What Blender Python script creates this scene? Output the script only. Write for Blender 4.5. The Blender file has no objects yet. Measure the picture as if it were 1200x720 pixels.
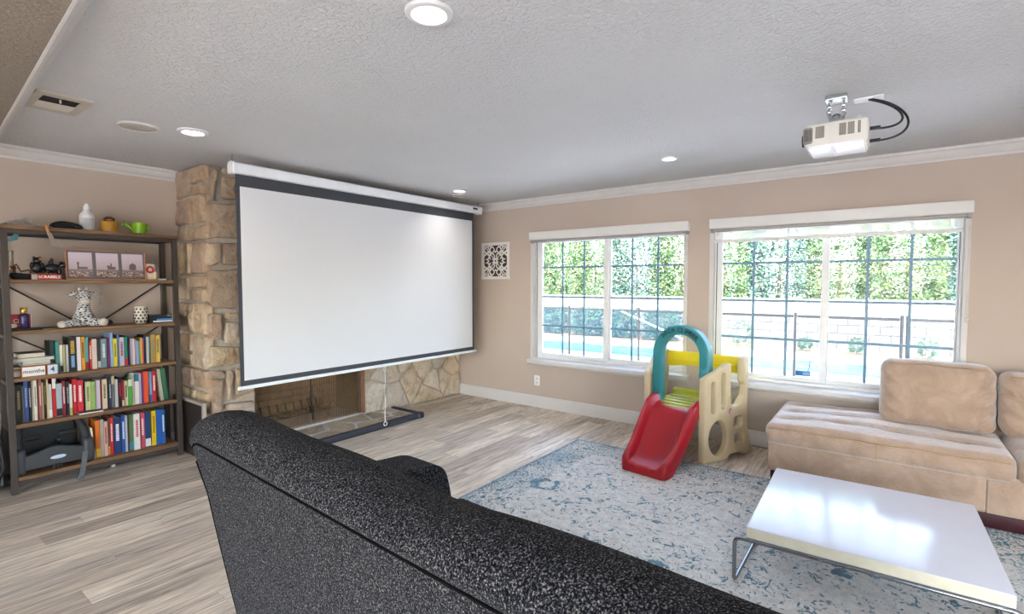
import bpy, bmesh, math, random
from mathutils import Vector, Matrix, noise
from mathutils.geometry import interpolate_bezier
random.seed(7)
SC = bpy.context.scene
COL = SC.collection
R = math.radians
PI = math.pi
# ---------------------------------------------------------------- camera
F_PX, CAM_H = 593.0, 1.455
PITCH = math.atan(27.5 / F_PX)
YAW = math.atan(446.0 / math.hypot(F_PX, 27.5))
_fh = Vector((math.cos(YAW), math.sin(YAW), 0))
RIGHT = Vector((math.sin(YAW), -math.cos(YAW), 0))
FWD = _fh * math.cos(PITCH) - Vector((0, 0, 1)) * math.sin(PITCH)
UP = _fh * math.sin(PITCH) + Vector((0, 0, 1)) * math.cos(PITCH)
CAM = Vector((0, 0, CAM_H))
cd = bpy.data.cameras.new('camera')
cd.sensor_width = 36.0
cd.lens = F_PX / 1200.0 * 36.0
cd.clip_start = 0.05
cd.clip_end = 200
co = bpy.data.objects.new('camera', cd)
COL.objects.link(co)
co.matrix_world = Matrix(((RIGHT.x, UP.x, -FWD.x, CAM.x), (RIGHT.y, UP.y, -FWD.y, CAM.y),
                          (RIGHT.z, UP.z, -FWD.z, CAM.z), (0, 0, 0, 1)))
SC.camera = co
# ---------------------------------------------------------------- sky, sun, exposure
SC.view_settings.view_transform = 'Standard'
SC.view_settings.look = 'None'
SC.view_settings.exposure = 1.18
SC.view_settings.gamma = 1.0
SC.view_settings.use_curve_mapping = False
SKY_STRENGTH = 1.25
SUN_STRENGTH = 7.0
LAMP_WATTS = 1.1
world = bpy.data.worlds.new('sky')
SC.world = world
world.use_nodes = True
wn = world.node_tree
bg = wn.nodes['Background']
sky = wn.nodes.new('ShaderNodeTexSky')
sky.sky_type = 'NISHITA'
sky.sun_disc = False
sky.sun_elevation = R(48)
sky.sun_rotation = R(250)
sky.air_density = 1.0
sky.dust_density = 2.0
hs = wn.nodes.new('ShaderNodeHueSaturation')
hs.inputs['Saturation'].default_value = .72
wn.links.new(sky.outputs[0], hs.inputs['Color'])
wn.links.new(hs.outputs[0], bg.inputs[0])
bg.inputs[1].default_value = SKY_STRENGTH
sl = bpy.data.lights.new('sun', 'SUN')
sl.energy = SUN_STRENGTH
sl.angle = R(0.6)
sl.color = (1.0, 0.95, 0.88)
so = bpy.data.objects.new('sun', sl)
COL.objects.link(so)
so.location = (-6, -4, 12)
so.rotation_euler = Vector((0.62, 0.30, -0.80)).to_track_quat('-Z', 'Y').to_euler()
SC.cycles.max_bounces = 10
SC.cycles.diffuse_bounces = 6
SC.cycles.transparent_max_bounces = 24
SC.cycles.sample_clamp_indirect = 8.0


# ---------------------------------------------------------------- photo pixel -> point on a plane of the room
def _ray(u, v):
    return FWD + RIGHT * ((u - 600) / F_PX) + UP * ((360 - v) / F_PX)


def on_x(u, v, x):
    d = _ray(u, v)
    return CAM + d * (x / d.x)


def on_y(u, v, y):
    d = _ray(u, v)
    return CAM + d * (y / d.y)


def on_z(u, v, z):
    d = _ray(u, v)
    return CAM + d * ((z - CAM_H) / d.z)


# ---------------------------------------------------------------- colour and materials
def lin(c):
    if isinstance(c, str):
        c = c.lstrip('#')
        c = tuple(int(c[i:i + 2], 16) / 255 for i in (0, 2, 4))
    else:
        c = tuple(x / 255 for x in c)
    return tuple((x / 12.92 if x <= .04045 else ((x + .055) / 1.055) ** 2.4) for x in c)


class NT:
    def __init__(self, name):
        self.m = bpy.data.materials.new(name)
        self.m.use_nodes = True
        self.t = self.m.node_tree
        self.b = self.t.nodes['Principled BSDF']
        self.out = self.t.nodes['Material Output']

    def n(self, typ, **kw):
        nd = self.t.nodes.new('ShaderNode' + typ)
        for k, v in kw.items():
            if k.startswith('i_'):
                key = k[2:].replace('_', ' ')
                nd.inputs[key].default_value = v
            else:
                setattr(nd, k, v)
        return nd

    def l(self, a, b):
        self.t.links.new(a, b)

    def coord(self, kind='Object', scale=(1, 1, 1), rot=(0, 0, 0)):
        tc = self.n('TexCoord')
        mp = self.n('Mapping')
        mp.inputs['Scale'].default_value = scale
        mp.inputs['Rotation'].default_value = rot
        self.l(tc.outputs[kind], mp.inputs['Vector'])
        return mp.outputs['Vector']

    def noise(self, vec, scale, detail=3, rough=.5, dist=0):
        nd = self.n('TexNoise')
        nd.inputs['Scale'].default_value = scale
        nd.inputs['Detail'].default_value = detail
        nd.inputs['Roughness'].default_value = rough
        nd.inputs['Distortion'].default_value = dist
        self.l(vec, nd.inputs['Vector'])
        return nd.outputs['Fac']

    def ramp(self, fac, stops, interp='LINEAR'):
        nd = self.n('ValToRGB')
        cr = nd.color_ramp
        cr.interpolation = interp
        while len(cr.elements) < len(stops):
            cr.elements.new(.5)
        for e, (p, c) in zip(cr.elements, stops):
            e.position = p
            e.color = (c, c, c, 1) if isinstance(c, (int, float)) else tuple(c) + (1,)
        self.l(fac, nd.inputs['Fac'])
        return nd.outputs['Color']

    def mix(self, fac, a, b, mode='MIX'):
        nd = self.n('MixRGB')
        nd.blend_type = mode
        for s, v in (('Fac', fac), ('Color1', a), ('Color2', b)):
            if hasattr(v, 'links'):
                self.l(v, nd.inputs[s])
            elif isinstance(v, (int, float)):
                nd.inputs[s].default_value = v if s == 'Fac' else (v, v, v, 1)
            else:
                nd.inputs[s].default_value = tuple(v) + (1,)
        return nd.outputs['Color']

    def math(self, op, a, b=None, clamp=False):
        nd = self.n('Math')
        nd.operation = op
        nd.use_clamp = clamp
        for i, v in enumerate((a, b)):
            if v is None:
                continue
            if hasattr(v, 'links'):
                self.l(v, nd.inputs[i])
            else:
                nd.inputs[i].default_value = v
        return nd.outputs[0]

    def bump(self, h, strength=.3, dist=.01):
        nd = self.n('Bump')
        nd.inputs['Strength'].default_value = strength
        nd.inputs['Distance'].default_value = dist
        self.l(h, nd.inputs['Height'])
        self.l(nd.outputs[0], self.b.inputs['Normal'])

    def set(self, color=None, rough=None, metal=None, spec=None, **kw):
        b = self.b
        if color is not None:
            if hasattr(color, 'links'):
                self.l(color, b.inputs['Base Color'])
            else:
                b.inputs['Base Color'].default_value = tuple(color) + (1,)
        if rough is not None:
            if hasattr(rough, 'links'):
                self.l(rough, b.inputs['Roughness'])
            else:
                b.inputs['Roughness'].default_value = rough
        if metal is not None:
            b.inputs['Metallic'].default_value = metal
        if spec is not None:
            b.inputs['Specular IOR Level'].default_value = spec
        for k, v in kw.items():
            b.inputs[k.replace('_', ' ')].default_value = v
        return self.m


_MC = {}


def mat(name, col, rough=.5, metal=0.0, var=.08, vscale=14, bump=0.0, bscale=120, bdist=.002, spec=.5, sheen=0.0, coat=0.0,
        stretch=(1, 1, 1)):
    """plain procedural material: base colour broken by noise, optional fine relief"""
    if name in _MC:
        return _MC[name]
    t = NT(name)
    c = lin(col)
    v = t.coord('Object', stretch)
    f = t.noise(v, vscale, 4, .6)
    a = tuple(max(0, x * (1 - var)) for x in c)
    b = tuple(min(1, x * (1 + var)) for x in c)
    t.set(t.ramp(f, [(.3, a), (.7, b)]), rough, metal, spec)
    if sheen:
        t.b.inputs['Sheen Weight'].default_value = sheen
    if coat:
        t.b.inputs['Coat Weight'].default_value = coat
    if bump:
        t.bump(t.noise(v, bscale, 3, .6), bump, bdist)
    _MC[name] = t.m
    return t.m


def emit_mat(name, col, strength):
    t = NT(name)
    t.set(col, .5)
    t.b.inputs['Emission Color'].default_value = tuple(col) + (1,)
    t.b.inputs['Emission Strength'].default_value = strength
    return t.m


# ---------------------------------------------------------------- mesh builder
class MB:
    def __init__(self):
        self.v = []
        self.f = []
        self.mi = []
        self.cur = 0

    def face(self, idx):
        self.f.append(tuple(idx))
        self.mi.append(self.cur)

    def add(self, verts, faces):
        o = len(self.v)
        self.v += [tuple(p) for p in verts]
        for q in faces:
            self.face([o + i for i in q])
        return o

    def box(self, x0, x1, y0, y1, z0, z1):
        self.add([(x0, y0, z0), (x1, y0, z0), (x1, y1, z0), (x0, y1, z0), (x0, y0, z1), (x1, y0, z1), (x1, y1, z1), (x0, y1, z1)],
                 [(0, 3, 2, 1), (4, 5, 6, 7), (0, 1, 5, 4), (1, 2, 6, 5), (2, 3, 7, 6), (3, 0, 4, 7)])
        return self

    def rbox(self, x0, x1, y0, y1, z0, z1, r=.01, n=3, m=0, disp=None):
        c = ((x0 + x1) / 2, (y0 + y1) / 2, (z0 + z1) / 2)
        h = (abs(x1 - x0) / 2, abs(y1 - y0) / 2, abs(z1 - z0) / 2)
        r = min(r, min(h) * .999)
        mm = (m, m, m) if isinstance(m, int) else m

        def coords(hh, k):
            arc = [hh - r * (1 - math.tan(i / n * PI / 4)) for i in range(n + 1)]
            inner = [-(hh - r) + 2 * (hh - r) * (i + 1) / (k + 1) for i in range(k)]
            return [-a for a in reversed(arc)] + inner + arc

        cs = [coords(h[i], mm[i]) for i in range(3)]
        key = {}

        def vid(p):
            k = tuple(round(q, 6) for q in p)
            if k in key:
                return key[k]
            inn = [max(-(h[i] - r), min(h[i] - r, p[i])) for i in range(3)]
            d = [p[i] - inn[i] for i in range(3)]
            L = math.sqrt(sum(q * q for q in d))
            q = [inn[i] + (d[i] / L * r if L > 1e-9 else 0) + c[i] for i in range(3)]
            if disp:
                q = disp(*q)
            self.v.append(tuple(q))
            key[k] = len(self.v) - 1
            return key[k]

        for ax in range(3):
            a, b = (ax + 1) % 3, (ax + 2) % 3
            for s in (-1, 1):
                for i in range(len(cs[a]) - 1):
                    for j in range(len(cs[b]) - 1):
                        quad = []
                        for (ii, jj) in ((i, j), (i + 1, j), (i + 1, j + 1), (i, j + 1)):
                            p = [0, 0, 0]
                            p[ax] = s * h[ax]
                            p[a] = cs[a][ii]
                            p[b] = cs[b][jj]
                            quad.append(vid(p))
                        if s < 0:
                            quad.reverse()
                        self.face(quad)
        return self

    def prism(self, poly, axis, a0, a1):
        """poly in the two other axes (in x,y,z order), extruded along axis"""
        n = len(poly)
        ai = 'xyz'.index(axis)

        def P(q, a):
            q = list(q)
            q.insert(ai, a)
            return tuple(q)

        self.add([P(q, a0) for q in poly] + [P(q, a1) for q in poly],
                 [tuple(range(n - 1, -1, -1)), tuple(range(n, 2 * n))] +
                 [(i, (i + 1) % n, n + (i + 1) % n, n + i) for i in range(n)])
        return self

    def tube(self, pts, r, n=8, closed=False):
        pts = [Vector(p) for p in pts]
        N = len(pts)
        rr = r if isinstance(r, (list, tuple)) else [r] * N
        rings = []
        ref = None
        for i, p in enumerate(pts):
            if closed:
                t = (pts[(i + 1) % N] - pts[i - 1])
            else:
                t = pts[min(i + 1, N - 1)] - pts[max(i - 1, 0)]
            if t.length < 1e-9:
                t = Vector((0, 0, 1))
            t.normalize()
            if ref is None:
                ref = Vector((0, 0, 1)) if abs(t.z) < .9 else Vector((1, 0, 0))
            a = ref - t * ref.dot(t)
            if a.length < 1e-6:
                a = t.orthogonal()
            a.normalize()
            ref = a
            b = t.cross(a)
            rings.append([p + (a * math.cos(2 * PI * k / n) + b * math.sin(2 * PI * k / n)) * rr[i] for k in range(n)])
        o = len(self.v)
        for g in rings:
            self.v += [tuple(q) for q in g]
        for i in range(N if closed else N - 1):
            j = (i + 1) % N
            for k in range(n):
                self.face((o + i * n + k, o + i * n + (k + 1) % n, o + j * n + (k + 1) % n, o + j * n + k))
        if not closed:
            self.face(tuple(o + k for k in reversed(range(n))))
            self.face(tuple(o + (N - 1) * n + k for k in range(n)))
        return self

    def lathe(self, prof, n=20, c=(0, 0, 0), cap=True):
        o = len(self.v)
        for (r, z) in prof:
            for k in range(n):
                a = 2 * PI * k / n
                self.v.append((c[0] + r * math.cos(a), c[1] + r * math.sin(a), c[2] + z))
        m = len(prof)
        for i in range(m - 1):
            for k in range(n):
                self.face((o + i * n + k, o + i * n + (k + 1) % n, o + (i + 1) * n + (k + 1) % n, o + (i + 1) * n + k))
        if cap:
            self.face(tuple(o + k for k in reversed(range(n))))
            self.face(tuple(o + (m - 1) * n + k for k in range(n)))
        return self

    def ell(self, c, rad, nu=14, nv=9, rot=None):
        o = len(self.v)
        M_ = rot
        for j in range(nv + 1):
            th = PI * j / nv
            for i in range(nu):
                ph = 2 * PI * i / nu
                p = Vector((rad[0] * math.sin(th) * math.cos(ph), rad[1] * math.sin(th) * math.sin(ph), rad[2] * math.cos(th)))
                if M_ is not None:
                    p = M_ @ p
                self.v.append((c[0] + p.x, c[1] + p.y, c[2] + p.z))
        for j in range(nv):
            for i in range(nu):
                self.face((o + j * nu + i, o + (j + 1) * nu + i, o + (j + 1) * nu + (i + 1) % nu, o + j * nu + (i + 1) % nu))
        return self

    def rings(self, rings, closed_ring=True, cap=True):
        """loft between equal-length rings of points"""
        o = len(self.v)
        n = len(rings[0])
        for g in rings:
            self.v += [tuple(p) for p in g]
        for i in range(len(rings) - 1):
            for k in range(n if closed_ring else n - 1):
                k2 = (k + 1) % n
                self.face((o + i * n + k, o + i * n + k2, o + (i + 1) * n + k2, o + (i + 1) * n + k))
        if cap and closed_ring:
            self.face(tuple(o + k for k in reversed(range(n))))
            self.face(tuple(o + (len(rings) - 1) * n + k for k in range(n)))
        return self

    def grid(self, fn, nu, nv):
        o = len(self.v)
        for j in range(nv + 1):
            for i in range(nu + 1):
                self.v.append(tuple(fn(i / nu, j / nv)))
        for j in range(nv):
            for i in range(nu):
                a = o + j * (nu + 1) + i
                self.face((a, a + 1, a + nu + 2, a + nu + 1))
        return self

    def mesh(self, me_obj, M_=None):
        o = len(self.v)
        for w in me_obj.vertices:
            p = w.co if M_ is None else M_ @ w.co
            self.v.append(tuple(p))
        for p in me_obj.polygons:
            self.face([o + i for i in p.vertices])
        return self

    def xf(self, M_, start=0):
        for i in range(start, len(self.v)):
            self.v[i] = tuple(M_ @ Vector(self.v[i]))
        return self

    def data(self, name, mats, smooth=0, weld=True):
        me = bpy.data.meshes.new(name)
        me.from_pydata(self.v, [], self.f)
        mats = mats if isinstance(mats, (list, tuple)) else [mats]
        for m_ in mats:
            me.materials.append(m_)
        if len(mats) > 1:
            me.polygons.foreach_set('material_index', self.mi)
        bm = bmesh.new()
        bm.from_mesh(me)
        if weld:
            bmesh.ops.remove_doubles(bm, verts=bm.verts, dist=1e-6)
        bmesh.ops.recalc_face_normals(bm, faces=bm.faces)
        bm.to_mesh(me)
        bm.free()
        if smooth:
            for p in me.polygons:
                p.use_smooth = True
            me.set_sharp_from_angle(angle=R(smooth))
        me.update()
        return me

    def build(self, name, mats, parent=None, smooth=0, bevel=0.0, bseg=2, loc=None, rot=None):
        o = bpy.data.objects.new(name, self.data(name, mats, smooth))
        COL.objects.link(o)
        if parent is not None:
            o.parent = parent
        if loc is not None:
            o.location = loc
        if rot is not None:
            o.rotation_euler = rot
        if bevel:
            bm_ = o.modifiers.new('bevel', 'BEVEL')
            bm_.width = bevel
            bm_.segments = bseg
            bm_.limit_method = 'ANGLE'
            bm_.angle_limit = R(40)
        return o


def tag(o, label=None, cat=None, group=None, kind=None):
    if label:
        o['label'] = label
    if cat:
        o['category'] = cat
    if group:
        o['group'] = group
    if kind:
        o['kind'] = kind
    return o


def thing(name, label, cat, loc=(0, 0, 0), rotz=0.0, group=None):
    o = bpy.data.objects.new(name, None)
    o.empty_display_size = .1
    COL.objects.link(o)
    o.location = loc
    o.rotation_euler = (0, 0, rotz)
    return tag(o, label, cat, group)


def struct(o):
    o['kind'] = 'structure'
    return o


def dup_part(src, parent, loc=None):
    c = src.copy()
    COL.objects.link(c)
    c.parent = parent
    if loc is not None:
        c.location = loc
    return c


def text_mesh(s, size, extrude=.001, spacing=1.0, bold=0.0):
    cu = bpy.data.curves.new('lettering', 'FONT')
    cu.body = s
    cu.size = size
    cu.extrude = extrude
    cu.offset = bold
    cu.align_x = 'CENTER'
    cu.align_y = 'CENTER'
    cu.space_character = spacing
    cu.resolution_u = 3
    ob = bpy.data.objects.new('lettering', cu)
    COL.objects.link(ob)
    dg = bpy.context.evaluated_depsgraph_get()
    me = bpy.data.meshes.new_from_object(ob.evaluated_get(dg))
    bpy.data.objects.remove(ob)
    bpy.data.curves.remove(cu)
    return me


def plate_mesh(loops, thick, bevel=.0, bres=2):
    """filled 2D outline with holes -> solid mesh in XY, thickness about z"""
    cu = bpy.data.curves.new('plate', 'CURVE')
    cu.dimensions = '2D'
    cu.fill_mode = 'BOTH'
    cu.extrude = max(thick / 2 - bevel, 0)
    cu.bevel_depth = bevel
    cu.bevel_resolution = bres
    cu.offset = -bevel
    for lp in loops:
        sp = cu.splines.new('POLY')
        sp.points.add(len(lp) - 1)
        for p, q in zip(sp.points, lp):
            p.co = (q[0], q[1], 0, 1)
        sp.use_cyclic_u = True
    ob = bpy.data.objects.new('plate', cu)
    COL.objects.link(ob)
    dg = bpy.context.evaluated_depsgraph_get()
    me = bpy.data.meshes.new_from_object(ob.evaluated_get(dg))
    bpy.data.objects.remove(ob)
    bpy.data.curves.remove(cu)
    return me


def rounded(poly, r, n=4):
    """round the corners of a 2D polygon; r a number or one per corner"""
    out = []
    N = len(poly)
    for i in range(N):
        p = Vector(poly[i]).to_2d() if False else Vector((poly[i][0], poly[i][1]))
        a = Vector((poly[i - 1][0], poly[i - 1][1]))
        b = Vector((poly[(i + 1) % N][0], poly[(i + 1) % N][1]))
        rr = r[i] if isinstance(r, (list, tuple)) else r
        da, db = (a - p), (b - p)
        rr = min(rr, da.length * .48, db.length * .48)
        if rr < 1e-5:
            out.append((p.x, p.y))
            continue
        s = p + da.normalized() * rr
        e = p + db.normalized() * rr
        for k in range(n + 1):
            t = k / n
            q = s * (1 - t) ** 2 + p * 2 * t * (1 - t) + e * t * t
            out.append((q.x, q.y))
    return out


def ellipse2(cx, cy, rx, ry, n=24, rev=False):
    pts = [(cx + rx * math.cos(2 * PI * k / n), cy + ry * math.sin(2 * PI * k / n)) for k in range(n)]
    return pts[::-1] if rev else pts


def clip_poly(poly, nx, ny, d):
    """keep the part with nx*x+ny*y <= d"""
    out = []
    for i in range(len(poly)):
        a, b = poly[i], poly[(i + 1) % len(poly)]
        fa, fb = nx * a[0] + ny * a[1] - d, nx * b[0] + ny * b[1] - d
        if fa <= 0:
            out.append(a)
        if fa * fb < 0:
            t = fa / (fa - fb)
            out.append((a[0] + (b[0] - a[0]) * t, a[1] + (b[1] - a[1]) * t))
    return out


def voronoi(seeds, region):
    cells = []
    for i, s in enumerate(seeds):
        poly = list(region)
        for j, q in enumerate(seeds):
            if i == j:
                continue
            nx, ny = q[0] - s[0], q[1] - s[1]
            d = (q[0] ** 2 + q[1] ** 2 - s[0] ** 2 - s[1] ** 2) / 2
            poly = clip_poly(poly, nx, ny, d)
            if len(poly) < 3:
                break
        if len(poly) >= 3:
            cells.append(poly)
    return cells


def inset_poly(poly, g):
    n = len(poly)
    area = sum(poly[i][0] * poly[(i + 1) % n][1] - poly[(i + 1) % n][0] * poly[i][1] for i in range(n))
    if area < 0:
        poly = poly[::-1]
    out = list(poly)
    for i in range(n):
        a, b = poly[i], poly[(i + 1) % n]
        dx, dy = b[0] - a[0], b[1] - a[1]
        L = math.hypot(dx, dy)
        if L < 1e-6:
            continue
        nx, ny = dy / L, -dx / L
        out = clip_poly(out, nx, ny, nx * a[0] + ny * a[1] - g)
        if len(out) < 3:
            return []
    res = []
    for p in out:
        if not res or math.hypot(p[0] - res[-1][0], p[1] - res[-1][1]) > .004:
            res.append(p)
    return res if len(res) >= 3 else []


def stone_mesh(poly, place, depth=.04, gap=.008, rough=.008, rnd=.015, seed=0):
    """one rough stone: polygon in plane coords, place(a, b, h) -> 3D, h out of the wall"""
    rg = random.Random(seed)
    p = inset_poly(poly, gap)
    if not p:
        return None
    # chop the edges so that outlines are irregular
    q = []
    for i in range(len(p)):
        a, b = p[i], p[(i + 1) % len(p)]
        L = math.hypot(b[0] - a[0], b[1] - a[1])
        k = max(1, min(4, int(L / .07)))
        for j in range(k):
            t = j / k
            jit = 0 if j == 0 else rg.uniform(-.006, .004)
            nx, ny = (b[1] - a[1]) / L, -(b[0] - a[0]) / L
            q.append((a[0] + (b[0] - a[0]) * t + nx * jit, a[1] + (b[1] - a[1]) * t + ny * jit))
    p = rounded(q, .012, 1)
    cx = sum(a for a, b in p) / len(p)
    cy = sum(b for a, b in p) / len(p)
    mb = MB()

    def shrink(g):
        res = []
        for a, b in p:
            L = math.hypot(a - cx, b - cy) or 1
            s = max(.12, 1 - g / L)
            res.append((cx + (a - cx) * s, cy + (b - cy) * s))
        return res

    tilt_a, tilt_b = rg.uniform(-.06, .06), rg.uniform(-.06, .06)
    rings = []
    so_ = seed * 3.7

    def lump(a, b):
        return rough * (1.6 * noise.noise(Vector((a * 9, b * 9, so_))) + 1.0 * noise.noise(Vector((a * 24, b * 24, so_ + 9))))

    mean = sum(math.hypot(a - cx, b - cy) for a, b in p) / len(p)
    for g, h, j in ((0, -.03, 0), (0, depth * .55, .25), (rnd * .5, depth * .9, .7), (rnd * 1.5, depth, 1.0), (mean * .35, depth * 1.02, 1), (mean * .65, depth * 1.03, 1)):
        rings.append([place(a, b, h + (tilt_a * (a - cx) + tilt_b * (b - cy)) * min(1, j * 2) + lump(a, b) * j + rg.uniform(-rough, rough) * .15 * j)
                      for a, b in shrink(g)])
    o = len(mb.v)
    mb.rings(rings, cap=False)
    mb.v.append(tuple(place(cx, cy, depth * 1.03 + lump(cx, cy))))
    c = len(mb.v) - 1
    n = len(p)
    base = o + (len(rings) - 1) * n
    for k in range(n):
        mb.face((base + k, base + (k + 1) % n, c))
    return mb
# ---------------------------------------------------------------- room materials
def m_wall():
    t = NT('beige wall paint')
    v = t.coord('Object')
    t.set(t.ramp(t.noise(v, 1.2, 3), [(.3, lin('#beada0')), (.7, lin('#c4b4a7'))]), .75, spec=.25)
    t.bump(t.noise(v, 55, 4, .6), .12, .004)
    return t.m


def m_ceiling():
    t = NT('textured ceiling paint')
    v = t.coord('Object')
    n1 = t.noise(v, 48, 4, .62, .4)
    n1 = t.ramp(n1, [(.40, 0), (.62, 1)])
    t.set(t.ramp(t.noise(v, 1.0, 2), [(.3, lin('#d1d1d2')), (.7, lin('#d6d6d7'))]), .85, spec=.2)
    t.bump(n1, .7, .008)
    return t.m


def m_plank():
    t = NT('greige oak plank')
    oi = t.n('ObjectInfo')
    tc = t.n('TexCoord')
    ad = t.n('VectorMath')
    ad.operation = 'MULTIPLY_ADD'
    t.l(oi.outputs['Location'], ad.inputs[0])
    ad.inputs[1].default_value = (3.7, 5.3, 1)
    t.l(tc.outputs['Object'], ad.inputs[2])
    mp = t.n('Mapping')
    mp.inputs['Scale'].default_value = (.9, 13, 1)
    t.l(ad.outputs[0], mp.inputs['Vector'])
    streak = t.noise(mp.outputs[0], 2.2, 5, .62, .6)
    mp2 = t.n('Mapping')
    mp2.inputs['Scale'].default_value = (3, 70, 1)
    t.l(ad.outputs[0], mp2.inputs['Vector'])
    fine = t.noise(mp2.outputs[0], 2.0, 3, .6)
    base = t.ramp(oi.outputs['Random'], [(0, lin('#b8aa9c')), (.22, lin('#cebfae')), (.45, lin('#dccdbb')), (.7, lin('#e8dac8')), (.85, lin('#c1b5a8')), (1, lin('#efe3d2'))])
    tone = t.ramp(streak, [(.30, .42), (.43, .80), (.55, 1.02), (.70, 1.22)])
    c = t.mix(1, base, tone, 'MULTIPLY')
    c = t.mix(.75, c, t.mix(1, c, t.ramp(fine, [(.32, .50), (.62, 1.15)]), 'MULTIPLY'))
    t.set(c, t.ramp(fine, [(.2, .5), (.8, .36)]), spec=.45)
    t.bump(fine, .12, .002)
    return t.m


def m_rug(hx, hy):
    t = NT('distressed teal and cream rug')
    tc = t.n('TexCoord')
    v = tc.outputs['Object']
    sx = t.n('SeparateXYZ')
    t.l(v, sx.inputs[0])
    # warped coordinates for the worn floral drawing
    vo = t.n('TexVoronoi')
    vo.inputs['Scale'].default_value = 1.75
    vo.inputs['Randomness'].default_value = .55
    t.l(v, vo.inputs['Vector'])
    d = vo.outputs['Distance']
    wob = t.noise(v, 9, 3, .6)
    dd = t.math('ADD', d, t.math('MULTIPLY', wob, .22))
    rings = t.math('SINE', t.math('MULTIPLY', dd, 30))
    blob = t.ramp(t.math('SUBTRACT', .34, d), [(.05, 0), (.14, 1)])
    petals = t.noise(v, 22, 2, .5, 1.5)
    floral = t.math('MULTIPLY', t.math('MULTIPLY', t.ramp(rings, [(.35, 0), (.55, 1)]), blob), t.ramp(petals, [(.38, 0), (.46, 1)]))
    leaf = t.ramp(t.noise(v, 13, 3, .55, 2.2), [(.56, 0), (.62, 1)])
    # border band
    ex = t.math('SUBTRACT', hx, t.math('ABSOLUTE', sx.outputs['X']))
    ey = t.math('SUBTRACT', hy, t.math('ABSOLUTE', sx.outputs['Y']))
    ed = t.math('MINIMUM', ex, ey)
    band = t.ramp(ed, [(.0, 1), (.03, 1), (.045, .75), (.28, .55), (.33, .0), (.36, .0), (.38, .35), (.42, 0.1)])
    wear = t.noise(v, 85, 4, .7)
    big = t.noise(v, 2.2, 3, .6)
    amount = t.math('ADD', t.math('MULTIPLY', t.math('MAXIMUM', floral, t.math('MULTIPLY', leaf, .6)), .34), t.math('MULTIPLY', band, .17))
    amount = t.math('ADD', amount, t.math('MULTIPLY', t.math('SUBTRACT', big, .5), .30))
    fine = t.math('ADD', wear, t.math('SUBTRACT', amount, .06))
    mask = t.ramp(fine, [(.555, 0), (.605, 1)])
    cream = t.ramp(t.noise(v, 26, 3, .6), [(.3, lin('#bab6b0')), (.7, lin('#d6d3cc'))])
    teal = t.ramp(t.noise(v, 5, 2), [(.3, lin('#2f5868')), (.7, lin('#5f8696'))])
    edge = t.ramp(ed, [(.0, 1), (.012, 1), (.016, 0)], 'LINEAR')
    c = t.mix(mask, cream, teal)
    c = t.mix(t.math('MULTIPLY', edge, .8), c, lin('#3f6b7d'))
    t.set(c, .95, spec=.1)
    t.b.inputs['Sheen Weight'].default_value = .2
    t.bump(t.noise(v, 420, 2), .5, .004)
    return t.m


def m_stone(name, stops, sc=9):
    t = NT(name)
    oi = t.n('ObjectInfo')
    v = t.coord('Object')
    base = t.ramp(oi.outputs['Random'], stops)
    n1 = t.noise(v, sc, 6, .7, .6)
    n2 = t.noise(v, sc * .45, 4, .6, 1.5)
    c = t.mix(1, base, t.ramp(n1, [(.25, .55), (.5, 1.0), (.75, 1.2)]), 'MULTIPLY')
    c = t.mix(t.ramp(n2, [(.52, 0), (.72, .55)]), c, lin('#a87a4c'))
    t.set(c, .9, spec=.2)
    h = t.math('ADD', t.noise(v, 26, 6, .7), t.math('MULTIPLY', t.noise(v, 9, 3, .6, 1.0), 1.5))
    t.bump(h, .8, .018)
    return t.m


def m_shelfwood():
    t = NT('rustic brown shelf wood')
    v = t.coord('Object', (2.2, 26, 26))
    n1 = t.noise(v, 1.6, 5, .62, .5)
    c = t.ramp(n1, [(.25, lin('#57402e')), (.5, lin('#7a5c42')), (.75, lin('#9a7b5a'))])
    t.set(c, .55, spec=.35)
    t.bump(n1, .1, .003)
    return t.m


def m_glass():
    t = NT('window glass')
    tr = t.n('BsdfTransparent')
    tr.inputs[0].default_value = (.96, .985, 1, 1)
    gl = t.n('BsdfGlossy')
    gl.inputs['Roughness'].default_value = .02
    fr = t.n('Fresnel')
    fr.inputs[0].default_value = 1.18
    mx = t.n('MixShader')
    t.l(fr.outputs[0], mx.inputs[0])
    t.l(tr.outputs[0], mx.inputs[1])
    t.l(gl.outputs[0], mx.inputs[2])
    t.l(mx.outputs[0], t.out.inputs['Surface'])
    return t.m


def m_sheer(name, col, opac):
    t = NT(name)
    tr = t.n('BsdfTransparent')
    df = t.n('BsdfDiffuse')
    df.inputs[0].default_value = tuple(lin(col)) + (1,)
    tl = t.n('BsdfTranslucent')
    tl.inputs[0].default_value = tuple(lin(col)) + (1,)
    m1 = t.n('MixShader')
    m1.inputs[0].default_value = .5
    t.l(df.outputs[0], m1.inputs[1])
    t.l(tl.outputs[0], m1.inputs[2])
    mx = t.n('MixShader')
    mx.inputs[0].default_value = opac
    t.l(tr.outputs[0], mx.inputs[1])
    t.l(m1.outputs[0], mx.inputs[2])
    t.l(mx.outputs[0], t.out.inputs['Surface'])
    return t.m


def m_tweed():
    t = NT('charcoal tweed upholstery')
    v = t.coord('Object')
    w = t.noise(t.coord('Object', (1, 1, 1)), 260, 2, .75)
    w2 = t.noise(v, 90, 3, .7)
    c = t.ramp(w, [(.36, lin('#050506')), (.47, lin('#141418')), (.57, lin('#3a3b42')), (.68, lin('#8f8a85'))])
    c = t.mix(1, c, t.ramp(w2, [(.3, .7), (.7, 1.1)]), 'MULTIPLY')
    t.set(c, 1.0, spec=.04)
    t.b.inputs['Sheen Weight'].default_value = .02
    t.bump(t.math('ADD', w, w2), .6, .005)
    return t.m


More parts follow.
